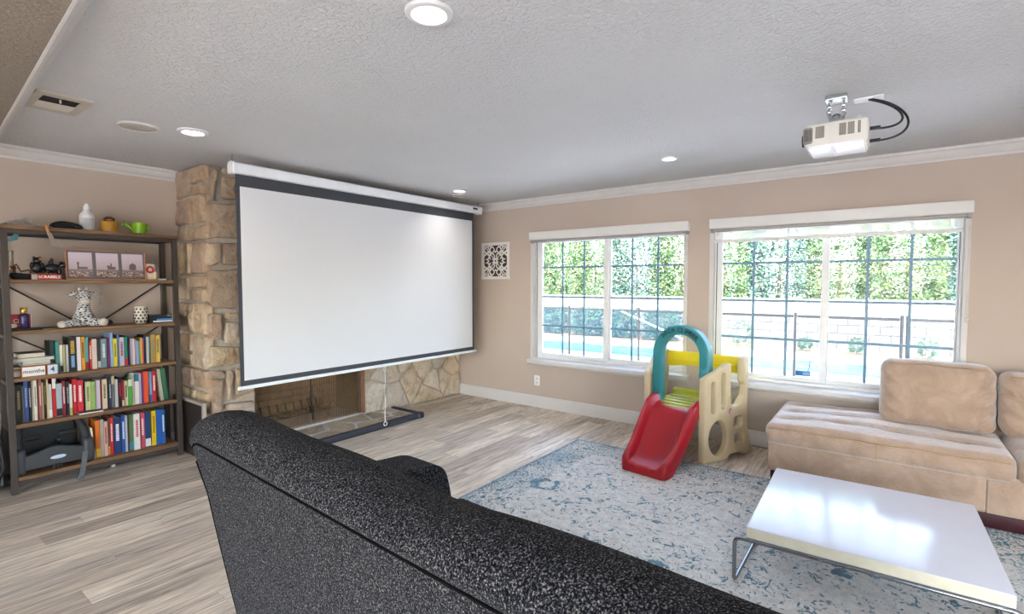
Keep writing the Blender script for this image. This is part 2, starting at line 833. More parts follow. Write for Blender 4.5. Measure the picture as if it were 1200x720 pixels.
def m_suede():
    t = NT('tan microsuede upholstery')
    v = t.coord('Object')
    n1 = t.noise(v, 6, 5, .65, .8)
    n2 = t.noise(t.coord('Object', (3, 8, 6)), 5, 4, .6, 1.2)
    c = t.ramp(n1, [(.25, lin('#9c826e')), (.5, lin('#ad937f')), (.75, lin('#bda38f'))])
    t.set(c, .9, spec=.2)
    t.b.inputs['Sheen Weight'].default_value = .85
    t.b.inputs['Sheen Roughness'].default_value = .5
    t.bump(t.math('ADD', n2, t.math('MULTIPLY', t.noise(v, 160, 2), .12)), .35, .02)
    return t.m


MW = m_wall()
MCEIL = m_ceiling()
MPLANK = m_plank()
MGLASS = m_glass()
MTRIM = mat('white trim paint', '#d2cecb', .45, var=.02, bump=.03, bscale=40)
MVINYL = mat('white vinyl', '#e9e9ea', .4, var=.02)
MMUNTIN = mat('flare blue muntin bar', '#6f93aa', .45, var=.03)  # blue tint puts flare and backlight into the bar colour
MBLK = mat('black plastic', '#1b1b1d', .45, var=.1)
MSTEEL = mat('chrome', '#c9cdd0', .18, 1.0, var=.03)

# ---------------------------------------------------------------- room shell
WX, WY, CZ = 4.905, 5.10, 2.44       # window wall, bookcase wall, ceiling
RX0, RY0 = -3.4, -3.6                # the open side of the room behind the camera


def floor():
    base = MB().box(RX0, WX + .15, RY0, WY + .15, -.12, -.0045).build('floor', mat('dark plank joint', '#8c7f74', .8, var=.2))
    struct(base)
    W, L = .172, 1.22
    me = MB().box(0, L - .0012, 0, W - .0012, -.0045, 0).data('plank', MPLANK)
    rows = int((WY + 1.3) / W) + 1
    rg = random.Random(3)
    y = WY - W
    n = 0
    while y > -1.5 and n < 300:
        x = -1.6 + rg.uniform(-L, 0)
        while x < WX:
            x0, x1 = x, min(x + L, WX)
            if x1 - x0 > .05 and x1 > -.9:
                o = bpy.data.objects.new('plank', me)
                COL.objects.link(o)
                o.parent = base
                o.location = (x0, y, 0)
                o.scale = ((x1 - x0) / L, 1, 1)
                n += 1
            x += L
        y -= W
    # the part of the floor behind the camera
    o = MB().box(RX0, -2.2, RY0, WY, -.0045, -.0005).box(-2.2, WX, RY0, -1.6, -.0045, -.0005).build('plank_field', MPLANK, base)
    o['kind'] = 'stuff'


def wall_with_holes(name, axis, a0, a1, t0, t1, holes):
    """axis: 'x' wall at constant x running along y. holes: (a_lo, a_hi, z_lo, z_hi)"""
    m = MB()
    cuts = sorted(set([a0, a1] + [h[0] for h in holes] + [h[1] for h in holes]))
    for i in range(len(cuts) - 1):
        lo, hi = cuts[i], cuts[i + 1]
        hs = [h for h in holes if h[0] <= lo + 1e-6 and h[1] >= hi - 1e-6]
        spans = [(0, CZ)] if not hs else [(0, hs[0][2]), (hs[0][3], CZ)]
        for z0, z1 in spans:
            if axis == 'x':
                m.box(t0, t1, lo, hi, z0, z1)
            else:
                m.box(lo, hi, t0, t1, z0, z1)
    return struct(m.build(name, MW))


floor()
WIN1 = dict(y0=1.575, y1=3.405, z0=.575, z1=2.0)
WIN2 = dict(y0=-.442, y1=1.372, z0=.575, z1=2.0)
wall_with_holes('wall_right', 'x', RY0, WY + .15, WX, WX + .15, [(w['y0'], w['y1'], w['z0'], w['z1']) for w in (WIN2, WIN1)])
wall_with_holes('wall_back', 'y', RX0 - .15, WX, WY, WY + .15, [])
# unseen open plan side with a window and a patio opening sized for daylight fill
wall_with_holes('wall_left', 'x', RY0, WY, RX0 - .15, RX0, [(-2.6, 2.2, .0, 2.2)])
wall_with_holes('wall_front', 'y', RX0 - .15, WX + .15, RY0 - .15, RY0, [(-1.5, 1.5, .5, 2.1)])
struct(MB().box(RX0 - .15, WX + .15, RY0 - .15, WY + .15, CZ, CZ + .25).build('ceiling', MCEIL))
# dropped soffit along the left, its edge trimmed with crown
SOF = lambda y: .365 + .0555 * y
m = MB()
m.prism([(RX0, RY0), (SOF(RY0), RY0), (SOF(WY), WY), (RX0, WY)], 'z', 2.355, CZ - .001)
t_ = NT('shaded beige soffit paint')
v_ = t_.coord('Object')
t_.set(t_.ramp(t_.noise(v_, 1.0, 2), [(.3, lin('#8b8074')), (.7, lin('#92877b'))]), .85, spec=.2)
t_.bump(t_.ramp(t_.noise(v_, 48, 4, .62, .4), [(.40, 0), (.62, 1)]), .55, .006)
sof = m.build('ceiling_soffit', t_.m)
struct(sof)
CROWN = [(0, 2.352), (.010, 2.352), (.014, 2.362), (.014, 2.368), (.030, 2.378), (.046, 2.398), (.054, 2.416), (.068, 2.420), (.072, 2.428), (.072, CZ - .0005), (0, CZ - .0005)]


def crown(name, p0, p1, nrm):
    m = MB()
    p0, p1, nrm = Vector(p0), Vector(p1), Vector(nrm).normalized()
    m.rings([[Vector((p.x + nrm.x * d, p.y + nrm.y * d, z)) for d, z in CROWN] for p in (p0, p1)])
    return struct(m.build(name, MTRIM, smooth=30))


crown('trim_1', (WX, RY0, 0), (WX, 4.50, 0), (-1, 0, 0))
crown('trim_2', (SOF(5.1), WY, 0), (1.84, WY, 0), (0, -1, 0))
crown('trim_3', (SOF(RY0), RY0, 0), (SOF(WY), WY, 0), (1, -.0555, 0))
BASE = [(0, 0), (.016, 0), (.016, .105), (.012, .118), (.008, .128), (0, .135)]


def baseboard(name, p0, p1, nrm):
    m = MB()
    p0, p1, nrm = Vector(p0), Vector(p1), Vector(nrm)
    m.rings([[Vector((p.x + nrm.x * d, p.y + nrm.y * d, z)) for d, z in BASE] for p in (p0, p1)])
    return struct(m.build(name, MTRIM, smooth=30))


baseboard('baseboard_right', (WX, RY0, 0), (WX, 4.53, 0), (-1, 0, 0))
baseboard('baseboard_back', (RX0, WY, 0), (1.83, WY, 0), (0, -1, 0))


# ---------------------------------------------------------------- windows
def window(name, W, cols_a, cols_b, stile, ga, gb):
    """W opening; cols: y of the muntins; ga/gb glass spans (y hi, y lo) of the two sashes"""
    root = bpy.data.objects.new(name, None)
    COL.objects.link(root)
    root.location = (WX, (W['y0'] + W['y1']) / 2, W['z0'])
    struct(root)
    oy, oz = root.location.y, root.location.z
    y0, y1, z0, z1 = W['y0'] - oy, W['y1'] - oy, 0, W['z1'] - oz
    # jamb lining and narrow casing
    f = MB()
    f.box(-.012, .13, y1 - .034, y1, z0, z1).box(-.012, .13, y0, y0 + .034, z0, z1).box(-.012, .13, y0 + .034, y1 - .034, z1 - .03, z1)
    f.build('casing', MTRIM, root, bevel=.003)
    f = MB()
    a, b = y0 + .034, y1 - .034
    f.box(.05, .125, a, a + .02, 0, z1 - .03).box(.05, .125, b - .02, b, 0, z1 - .03).box(.05, .125, a + .02, b - .02, 0, .03).box(.05, .125, a + .02, b - .02, z1 - .06, z1 - .03)
    f.build('frame', MVINYL, root, bevel=.003)
    f = MB()
    f.box(.048, .05, b - .021, b - .015, .0, z1 - .06)
    f.build('weather_strip', MBLK, root)
    for k, (hi, lo, cols, dx) in enumerate(((ga[0], ga[1], cols_a, .058), (gb[0], gb[1], cols_b, .085))):
        hi, lo = hi - oy, lo - oy
        ob = stile - oy
        s_hi = b - .021 if k == 0 else ob + .026
        s_lo = ob - .026 if k == 0 else a + .021
        gz0, gz1 = .645 - oz, 1.975 - oz
        s = MB()
        s.box(dx, dx + .03, hi, s_hi, .032, z1 - .062).box(dx, dx + .03, s_lo, lo, .032, z1 - .062)
        s.box(dx, dx + .03, lo, hi, .032, gz0).box(dx, dx + .03, lo, hi, min(gz1, z1 - .075), z1 - .062)
        so_ = s.build('sash', MVINYL, root, bevel=.003)
        gp = MB()
        gp.box(dx + .0125, dx + .0165, lo, hi, gz0, min(gz1, z1 - .075))
        gp.build('pane', MGLASS, so_)
        for c in cols:
            MB().box(dx + .0045, dx + .0115, c - oy - .010, c - oy + .010, gz0, gz1 - .01).build('muntin', MMUNTIN, so_)
        for z in (.966, 1.302, 1.640):
            MB().box(dx + .0035, dx + .0125, lo, hi, z - oz - .010, z - oz + .010).build('muntin', MMUNTIN, so_)
    # latch on the meeting stile
    MB().box(.040, .058, stile - oy - .012, stile - oy + .012, .60, .68).build('latch', MVINYL, root, bevel=.003)
    # stool and apron
    s = MB()
    s.prism(rounded([(-.085, -.045), (-.085, -.005), (.05, .006), (.05, -.02), (-.02, -.02), (-.05, -.06), (-.066, -.06)], .008, 3), 'y', y0 - .035, y1 - .0)
    s.build('sill', MTRIM, root, smooth=30)
    MB().box(-.018, 0, y0 - .02, y1 - .015, -.075, -.0).build('apron', MTRIM, root, bevel=.004)
    return root


window('window_1', WIN1, (3.009, 2.733), (2.179, 1.903), 2.467, (3.284, 2.493), (2.42, 1.636))
window('window_2', WIN2, (1.004, .736), (.163, -.112), .455, (1.272, .477), (.425, -.378))
# unseen window and patio opening behind the camera, the opening sized for daylight fill
for nm, box, ax in (('unseen_patio_opening', (-2.6, 2.2, .0, 2.2), 'x'), ('unseen_rear_window', (-1.5, 1.5, .5, 2.1), 'y')):
    a0, a1, z0, z1 = box
    root = bpy.data.objects.new(nm, None)
    COL.objects.link(root)
    root.location = (RX0 if ax == 'x' else 0, RY0 if ax == 'y' else 0, z0)
    struct(root)
    f = MB()
    n = 3 if ax == 'x' else 2
    sp = (a1 - a0) / n
    for k in range(n):
        for (b0, b1, c0, c1) in ((a0 + k * sp, a0 + k * sp + .05, 0, z1 - z0), (a0 + (k + 1) * sp - .05, a0 + (k + 1) * sp, 0, z1 - z0),
                                 (a0 + k * sp + .05, a0 + (k + 1) * sp - .05, 0, .06), (a0 + k * sp + .05, a0 + (k + 1) * sp - .05, z1 - z0 - .06, z1 - z0)):
            if ax == 'x':
                f.box(-.10, -.05, b0, b1, c0, c1)
            else:
                f.box(b0, b1, -.10, -.05, c0, c1)
    f.build('frame', MVINYL, root)
    for k in range(n):
        p = MB()
        if ax == 'x':
            p.box(-.077, -.073, a0 + k * sp + .05, a0 + (k + 1) * sp - .05, .06, z1 - z0 - .06)
        else:
            p.box(a0 + k * sp + .05, a0 + (k + 1) * sp - .05, -.077, -.073, .06, z1 - z0 - .06)
        p.build('pane', MGLASS, root)


# ---------------------------------------------------------------- roller blinds
def blind(label, ya, yb, z0, z1, drop=None, chain=False):
    root = thing('roller_blind', label, 'blind', (WX, (ya + yb) / 2, z0), group='roller blinds over the windows')
    h = (ya - yb) / 2
    v = MB().rbox(-.075, -.003, -h, h, 0, z1 - z0, .006, 2)
    v.build('valance', mat('white valance', '#e3e0dc', .5, var=.02), root, smooth=40)
    rl = MB().tube([(-.035, -h + .03, -.012), (-.035, h - .03, -.012)], .016, 12)
    rl.build('roller', mat('grey roller end', '#a6a39f', .5), root, smooth=40)
    for s in (-1, 1):
        MB().box(-.06, -.012, s * (h - .022) - .012, s * (h - .022) + .012, -.034, -.0005).build('bracket', mat('grey bracket', '#9a968f', .5), root, bevel=.003)
    if drop:
        MB().box(-.033, -.032, -h + .055, h - .04, -drop, -.02).build('shade', m_sheer('sheer woven shade', '#e9e6dd', .34), root)
        MB().rbox(-.040, -.026, -h + .05, h - .035, -drop - .030, -drop, .005, 2).build('bottom_bar', mat('white bar', '#e4e2df', .45), root, smooth=40)
    if chain:
        c = MB()
        yy = -h + .012
        for dy in (-.006, .006):
            for k in range(62):
                c.ell((-.028, yy + dy, -.03 - k * .0118), (.0034, .0034, .0042), 6, 4)
        c.ell((-.028, yy, -.03 - 62 * .0118), (.006, .012, .02), 8, 6)
        c.build('bead_chain', mat('bead chain', '#cfcac2', .4), root, smooth=60)
    return root


blind('white boxed roller blind fully raised over the left window', 3.385, 1.552, 1.956, 2.048)
blind('white boxed roller blind with a sheer strip lowered over the right window', 1.365, -.447, 1.956, 2.046, .10, True)
# tiny blue lock box on the sliding sash
g = on_x(941, 438, WX + .04)
b = thing('window_alarm', 'small blue alarm box with black wire on the right window frame', 'alarm', (WX + .04, g.y, g.z - .02))
MB().rbox(-.012, .012, -.055, .055, 0, .042, .004, 2).build('case', mat('blue plastic', '#2f77b5', .4), b, smooth=40)
MB().box(-.0135, -.0115, -.05, .0, .008, .034).build('sticker', mat('pale blue label', '#7fb0d6', .5), b)
MB().tube([(0, -.035, .04), (.0, -.045, .08), (.0, -.05, .12), (0, -.043, .16), (0, -.048, .19)], .0025, 6).build('wire', MBLK, b)

# outlet
g = on_x(629.5, 446, WX)
o_ = thing('wall_outlet', 'white outlet plate low on the beige wall below the left window', 'outlet', (WX, g.y, g.z - .06))
MB().rbox(-.007, 0, -.038, .038, 0, .118, .003, 2).build('plate', MVINYL, o_, smooth=40)
for dz in (.036, .082):
    s = MB().rbox(-.0095, -.006, -.017, .017, dz - .015, dz + .015, .002, 2).build('socket', mat('socket white', '#d9d7d3', .4), o_, smooth=40)
    sl_ = MB()
    for dy in (-.006, .006):
        sl_.box(-.0102, -.0094, dy - .001, dy + .001, dz - .004, dz + .006)
    sl_.build('slot', MBLK, s)

# ---------------------------------------------------------------- fretwork panel on the window wall
pa = on_x(581.5, 306, WX)
fp = thing('fretwork_panel', 'square white carved fretwork panel hanging between the screen and left window', 'wall art', (WX - .0, pa.y, pa.z - .226))
hw, H_ = .218, .452
back = MB().box(-.008, -.001, -hw + .01, hw - .01, .01, H_ - .01).build('backing', mat('dark brown hole shade', '#453a33', .8), fp)  # added sheet, its dark brown paints the shadow inside the openings
fr = MB()
fr.box(-.026, -.002, -hw, hw, 0, .034).box(-.026, -.002, -hw, hw, H_ - .034, H_).box(-.026, -.002, -hw, -hw + .034, .034, H_ - .034).box(-.026, -.002, hw - .034, hw, .034, H_ - .034)
fr.build('frame', mat('white carved wood', '#e4dfda', .55, var=.03), fp, bevel=.003)
c = MB()


def fret(pts, w=.0075):
    c.tube([(-.016, p[0], p[1]) for p in pts], w, 6)


zc = H_ / 2
for sy in (-1, 1):
    for sz in (-1, 1):
        for (cy, cz, r, a0, a1) in ((.055, .055, .04, -40, 260), (.135, .055, .036, 20, 300), (.055, .135, .036, -70, 220), (.135, .135, .042, -180, 130),
                                    (.095, .095, .03, 0, 360), (.02, .10, .022, -90, 180), (.10, .02, .022, -90, 180), (.165, .095, .022, 60, 330), (.095, .165, .022, -60, 210)):
            fret([(sy * (cy + r * math.cos(R(a0 + (a1 - a0) * k / 12))), zc + sz * (cz + r * math.sin(R(a0 + (a1 - a0) * k / 12)))) for k in range(13)])
        fret([(sy * .01, zc + sz * .01), (sy * .185, zc + sz * .195)], .006)
        fret([(sy * .185, zc + sz * .05), (sy * .15, zc + sz * .09), (sy * .10, zc + sz * .12), (sy * .05, zc + sz * .19)], .006)
for k in range(8):
    a = k * PI / 4
    c.ell((-.016, .024 * math.cos(a), zc + .024 * math.sin(a)), (.007, .013, .013), 8, 5)
c.build('fretwork', mat('white carved wood', '#e4dfda'), fp, smooth=50)
# ---------------------------------------------------------------- fireplace
FY = 4.565          # plane of the mortar; stones stand proud of it
FXL = 1.845
FP = thing('fireplace', 'floor to ceiling tan fieldstone fireplace with a low hearth behind the screen', 'fireplace', (3.0, 4.83, 0))
fo = Vector(FP.location)
MMORT = mat('grey mortar', '#b9b0a4', .95, var=.15, vscale=30, bump=.6, bscale=60, bdist=.01)
MSTONE = m_stone('tan fieldstone', [(0, lin('#9c8b80')), (.2, lin('#c0a88c')), (.4, lin('#b39c8c')), (.6, lin('#d0bb9c')), (.8, lin('#a8927f')), (1, lin('#d6c8b2'))])
MSTONE2 = m_stone('pale fieldstone', [(0, lin('#c4b8a8')), (.3, lin('#d4cabb')), (.6, lin('#cbb699')), (1, lin('#dcd4c8'))])
MHSTONE = m_stone('flat hearth stone', [(0, lin('#b3a48f')), (.4, lin('#c9b899')), (.7, lin('#a79a8b')), (1, lin('#d2c6b2'))])
OX0, OX1, OZ0, OZ1 = 2.215, 3.363, .06, .80
m = MB()
m.box(FXL - fo.x, OX0 - fo.x, FY - fo.y, WY - .002 - fo.y, 0, CZ - .002)
m.box(OX1 - fo.x, WX - .002 - fo.x, FY - fo.y, WY - .002 - fo.y, 0, CZ - .002)
m.box(OX0 - fo.x, OX1 - fo.x, FY - fo.y, WY - .002 - fo.y, OZ1, CZ - .002)
m.box(OX0 - fo.x, OX1 - fo.x, 5.04 - fo.y, WY - .002 - fo.y, 0, OZ1)
m.box(OX0 - fo.x, OX1 - fo.x, FY - fo.y, 5.04 - fo.y, 0, OZ0 - .002)
m.build('mortar_body', MMORT, FP)


def put_stone(poly, place, material, parent, nm='stone', **kw):
    put_stone.n += 1
    mb = stone_mesh(poly, place, seed=put_stone.n, **kw)
    if mb is None:
        return
    o = mb.build(nm, material, parent, smooth=38)
    return o


put_stone.n = 0
front = lambda a, b, h: Vector((a - fo.x, FY - h - fo.y, b))


def px(u, v):
    p = on_y(u, v, 4.53)
    return (p.x, p.z)


# stones seen left of the screen: outlines read off the photo, laid on the real face
LS = [
    [(238, 190), (259, 190), (257, 205), (259, 228), (250, 237), (231, 238), (232, 200)],
    [(260, 188), (278, 190), (278, 205), (261, 204)], [(260, 206), (278, 207), (278, 236), (260, 234)],
    [(242, 238), (278, 238), (280, 281), (242, 280)], [(229, 240), (240, 239), (240, 281), (230, 281)],
    [(228, 284), (259, 283), (260, 301), (257, 311), (230, 314)], [(261, 284), (280, 284), (280, 312), (261, 312)],
    [(242, 316), (281, 314), (281, 358), (275, 364), (250, 362), (242, 355)], [(230, 316), (241, 316), (240, 328), (230, 328)],
    [(231, 330), (241, 330), (241, 345), (232, 345)], [(232, 347), (241, 347), (241, 366), (233, 368)],
    [(233, 368), (250, 366), (262, 367), (262, 390), (258, 401), (233, 399)], [(264, 366), (282, 366), (282, 375), (264, 375)],
    [(264, 377), (282, 377), (282, 404), (263, 403)],
    [(245, 405), (282, 406), (282, 427), (255, 432), (247, 430)], [(231, 403), (243, 404), (244, 431), (231, 431)],
    [(240, 434), (265, 434), (264, 442), (240, 442)], [(239, 444), (263, 444), (262, 478), (258, 486), (241, 488)],
    [(265, 434), (274, 433), (273, 469), (265, 471)], [(275, 432), (283, 431), (283, 462), (275, 465)],
    [(275, 466), (298, 456), (299, 467), (272, 471)], [(265, 473), (299, 469), (298, 479), (264, 483)],
    [(262, 485), (299, 481), (300, 496), (262, 503)], [(240, 490), (260, 488), (260, 506), (240, 508)],
    [(240, 510), (300, 498), (301, 512), (240, 526)], [(240, 527), (301, 513), (302, 526), (240, 541)],
]
for k, q in enumerate(LS):
    poly = []
    for u, v in q:
        a, b = px(max(u, 240.5), v)
        poly.append((min(max(a, FXL - .02), OX0 - .005) if u < 290 else OX0 - .004, max(.004, min(b, CZ - .004))))
    poly = [p for i, p in enumerate(poly) if i == 0 or (abs(p[0] - poly[i - 1][0]) + abs(p[1] - poly[i - 1][1])) > .004]
    if len(poly) >= 3:
        put_stone(poly, front, MSTONE, FP, depth=.05, gap=.008, rough=.011)
# the left return of the chimney: courses of one or two stones
rg = random.Random(21)
side = lambda a, b, h: Vector((FXL - h - fo.x, a - fo.y, b))
z = .004
while z < CZ - .08:
    h = rg.uniform(.13, .30)
    z1 = min(z + h, CZ - .004)
    if CZ - z1 < .09:
        z1 = CZ - .004
    cut = rg.uniform(4.72, 4.92)
    for a0, a1 in ((FY - .03, cut), (cut, WY - .004)):
        if rg.random() < .3 and z1 - z > .2:
            zm = z + (z1 - z) * rg.uniform(.4, .6)
            put_stone([(a0, z), (a1, z), (a1, zm - .01), (a0, zm + .01)], side, MSTONE, FP, depth=.034, gap=.008, rough=.010)
            put_stone([(a0, zm + .01), (a1, zm - .01), (a1, z1), (a0, z1)], side, MSTONE, FP, depth=.034, gap=.008, rough=.010)
        else:
            put_stone([(a0, z + rg.uniform(0, .012)), (a1, z), (a1, z1), (a0, z1 - rg.uniform(0, .012))], side, MSTONE, FP, depth=.034, gap=.008, rough=.010)
    z = z1
# right of the firebox: large crazy-paved slabs
seeds = [px(u, v) for u, v in [(440, 458), (461, 434), (463, 462), (482, 446), (496, 428), (509, 449), (528, 430), (533, 451), (522, 443), (446, 436), (516, 417), (543, 412),
                               (437, 428), (472, 424), (505, 462)]]
seeds += [(3.5 + .28 * i + .1 * (j % 2) + rg.uniform(-.06, .06), .92 + .30 * j + rg.uniform(-.06, .06)) for j in range(6) for i in range(6)]
for cell in voronoi(seeds, [(OX1 + .004, .004), (WX - .004, .004), (WX - .004, CZ - .004), (OX1 + .004, CZ - .004)]):
    put_stone(cell, front, MSTONE2, FP, depth=.03, gap=.008, rough=.006)
# above the firebox, behind the screen
seeds = [(OX0 + .16 + .27 * i + .12 * (j % 2) + rg.uniform(-.06, .06), OZ1 + .12 + .27 * j + rg.uniform(-.05, .05)) for j in range(6) for i in range(5)]
xl = on_y(282, 300, 4.53).x
for cell in voronoi(seeds, [(OX0, OZ1 + .01), (OX1, OZ1 + .01), (OX1, CZ - .004), (OX0, CZ - .004)]):
    put_stone(cell, front, MSTONE, FP, depth=.035, gap=.007, rough=.008)
z = .55
while z < CZ - .1:
    z1 = min(z + rg.uniform(.18, .30), CZ - .004)
    put_stone([(xl + .005, z), (OX0 - .004, z), (OX0 - .004, z1), (xl + .005, z1)], front, MSTONE, FP, depth=.035, gap=.006, rough=.008)
    z = z1
MB().box(OX1 - .002 - fo.x, OX1 + .012 - fo.x, FY - .045 - fo.y, FY + .02 - fo.y, OZ0, OZ1).build('edge_strip', mat('copper brown strip', '#84624a', .5), FP)
# firebox lined with brick
FB = MB().box(OX0 - fo.x, OX0 + .02 - fo.x, FY + .01 - fo.y, 5.04 - fo.y, OZ0, OZ1).box(OX1 - .02 - fo.x, OX1 - fo.x, FY + .01 - fo.y, 5.04 - fo.y, OZ0, OZ1) \
    .box(OX0 + .02 - fo.x, OX1 - .02 - fo.x, 5.02 - fo.y, 5.04 - fo.y, OZ0, OZ1).build('firebox', mat('sooty mortar', '#5d5045', .95, var=.3), FP)
MBRICK = m_stone('sooty firebrick', [(0, lin('#9a7d64')), (.4, lin('#ad8d70')), (.7, lin('#8c725d')), (1, lin('#b59778'))], 6)
bk = MB().rbox(0, .226, -.012, .012, 0, .064, .004, 1).data('firebrick', MBRICK)
for row in range(10):
    zz = OZ0 + .004 + row * .072
    off = -.115 if row % 2 else 0
    x = OX0 + .022 + off
    while x < OX1 - .03:
        x0, x1 = max(x, OX0 + .022), min(x + .226, OX1 - .022)
        if x1 - x0 > .03:
            o = bpy.data.objects.new('firebrick', bk)
            COL.objects.link(o)
            o.parent = FB
            o.location = (x0 - fo.x, 5.008 - fo.y, zz)
            o.scale = ((x1 - x0) / .226, 1, 1)
        x += .234
# grate
gr = MB()
for k in range(8):
    xx = 2.46 + k * .085
    gr.tube([(xx - fo.x, 4.68 - fo.y, .21), (xx - fo.x, 4.70 - fo.y, .145), (xx - fo.x, 4.93 - fo.y, .145), (xx + .0 - fo.x, 4.965 - fo.y, .23)], .010, 6)
for yy in (4.73, 4.90):
    gr.tube([(2.42 - fo.x, yy - fo.y, .135), (3.10 - fo.x, yy - fo.y, .135)], .010, 6)
for xx in (2.45, 3.07):
    for yy in (4.73, 4.90):
        gr.tube([(xx - fo.x, yy - fo.y, .135), (xx - fo.x, yy - fo.y, OZ0)], .010, 6)
gr.build('grate', mat('black iron', '#151413', .7), FP, smooth=50)
MMESH = m_sheer('bronze spark mesh', '#a58a6b', .38)
for (a, b, nw) in ((OX0 + .01, 2.77, 13), (2.80, OX1 - .01, 20)):
    c = MB()
    c.grid(lambda s, t: (a + (b - a) * s - fo.x, 4.60 + .014 * math.sin(s * nw * 2 * PI) - fo.y, OZ0 + .006 + (OZ1 - .02 - OZ0) * t), nw * 8, 1)
    c.build('spark_curtain', MMESH, FP, smooth=60)
MB().tube([(OX0 - fo.x, 4.60 - fo.y, OZ1 - .012), (OX1 - fo.x, 4.60 - fo.y, OZ1 - .012)], .006, 6).build('curtain_rod', mat('black iron', '#151413'), FP)
hd = MB()
hd.tube([(2.775 - fo.x, 4.585 - fo.y, OZ1 - .03), (2.778 - fo.x, 4.585 - fo.y, .40), (2.77 - fo.x, 4.585 - fo.y, .30), (2.785 - fo.x, 4.585 - fo.y, .24), (2.80 - fo.x, 4.585 - fo.y, .10)], .008, 6)
hd.build('curtain_pull', mat('black iron', '#151413'), FP, smooth=50)
# hearth: flagstones in pale mortar
HX0, HX1, HY0, HY1, HZ = 1.95, 3.72, 4.075, FY - .03, .046
HE = MB().box(HX0 - fo.x, HX1 - fo.x, HY0 - fo.y, FY - .001 - fo.y, 0, HZ - .006).build('hearth', mat('pale hearth mortar', '#cfcbc7', .9, var=.12, vscale=25, bump=.5, bscale=50, bdist=.006), FP)
top = lambda a, b, h: Vector((a - fo.x, b - fo.y, HZ - .01 + h))
seeds = [(2.1, 4.2), (2.12, 4.42), (2.36, 4.17), (2.42, 4.40), (2.68, 4.42), (2.66, 4.18), (2.93, 4.30), (3.16, 4.16), (3.20, 4.42), (3.43, 4.35), (3.42, 4.15), (3.62, 4.22), (3.62, 4.44)]
for cell in voronoi(seeds, [(HX0 + .01, HY0 + .03), (HX1 - .03, HY0 + .03), (HX1 - .03, HY1), (HX0 + .01, HY1)]):
    put_stone(cell, top, MHSTONE, HE, 'flagstone', depth=.010, gap=.016, rough=.002, rnd=.006)
# foam edge guards round the hearth (each length its own piece)
MFOAM = mat('navy black foam', '#2b2d36', .6, var=.1)
GP = rounded([(0, .0), (-.04, .0), (-.046, .03), (-.038, .060), (.015, .060), (.015, .049), (0, .048)], .012, 3)
eg = 'foam guards round the hearth'


def guard(name, label, p0, p1, nrm):
    c0 = (Vector(p0) + Vector(p1)) / 2
    t = MB()
    rings = []
    for p in (Vector(p0), Vector(p1)):
        rings.append([p - c0 - Vector(nrm) * d + Vector((0, 0, zz)) for d, zz in GP])
    t.rings(rings)
    o = t.build(name, MFOAM, smooth=40)
    o.location = c0
    return tag(o, label, 'edge guard', eg)


guard('foam_edge_guard', 'dark foam edge guard along the hearth front, left length behind the sofa', (1.96, HY0 - .004, 0), (2.78, HY0 - .006, 0), (0, -1, 0))
guard('foam_edge_guard', 'dark foam edge guard along the middle of the hearth front', (2.785, HY0 - .004, 0), (3.30, HY0 - .004, 0), (0, -1, 0))
guard('foam_edge_guard', 'dark foam edge guard along the right third of the hearth front', (3.305, HY0 - .004, 0), (3.70, HY0 - .004, 0), (0, -1, 0))
guard('foam_edge_guard', 'short dark foam edge guard on the right end of the hearth', (HX1 + .004, HY0 + .03, 0), (HX1 + .004, 4.50, 0), (1, 0, 0))
cg = MB().rbox(-.022, .05, -.05, .03, .0, .064, .016, 3).build('foam_corner_guard', MFOAM, smooth=50)
cg.location = (HX1 + .004, HY0 - .004, 0)
tag(cg, 'dark foam corner guard on the near right corner of the hearth', 'corner guard', eg)

# framed panel leaning between bookcase and chimney
pn = thing('framed_board', 'dark board in a pale frame leaning between the bookcase and stone chimney', 'board', (1.785, 4.74, 0))
MB().box(-.035, -.015, -.255, .33, .0, .452).build('board', mat('dark brown board', '#2b2522', .5, var=.2), pn)
f = MB()
f.box(-.038, -.010, -.28, -.255, 0, .475).box(-.038, -.010, -.255, .33, .452, .475)
f.build('frame', mat('pale grey frame', '#a59c90', .6), pn, bevel=.003)
MB().tube([(-.036, -.20, .30), (-.042, -.19, .28), (-.042, -.18, .22)], .004, 6).build('hook', MSTEEL, pn)

# ---------------------------------------------------------------- projector screen
SY = 4.0
ps = thing('projector_screen', 'large white pull-down projector screen with black border hanging before the fireplace', 'projector screen', (3.2, SY, .62))
so3 = Vector(ps.location)
X0, X1 = 1.822, 4.645
MWM = mat('white enamel', '#e2e4e6', .3, var=.02)
case = MB()
prof = rounded([(-.045, 2.285), (-.05, 2.36), (-.02, 2.372), (.03, 2.372), (.04, 2.34), (.04, 2.285)], .012, 3)
case.rings([[Vector((x - so3.x, y, z - so3.z)) for y, z in prof] for x in (X0, X1)])
case_o = case.build('case', MWM, ps, smooth=40)
for x, s in ((X0, -1), (X1, 1)):
    e = MB()
    e.rings([[Vector((x + s * d - so3.x, (y + .003) * k - .003, 2.33 + (z - 2.33) * k - so3.z)) for y, z in prof] for d, k in ((0, 1.08), (.018, 1.08), (.026, .9))])
    e.build('end_cap', mat('white plastic', '#e6e6e6', .4), ps, smooth=40)
    hk = MB()
    xx = x + s * .004 - so3.x
    hk.tube([(xx, 0, 2.37 - so3.z), (xx, 0, 2.395 - so3.z)], .004, 6)
    hk.tube([(xx, .012 * math.cos(a * PI / 6), 2.407 + .012 * math.sin(a * PI / 6) - so3.z) for a in range(-3, 7)], .0028, 6)
    hk.tube([(xx, 0, 2.41 - so3.z), (xx, 0, 2.4395 - so3.z)], .0025, 6)
    hk.build('hook', MSTEEL, ps, smooth=50)
badge = MB().box(4.50 - so3.x, 4.58 - so3.x, -.0512, -.048, 2.325 - so3.z, 2.345 - so3.z).build('badge', MBLK, case_o)
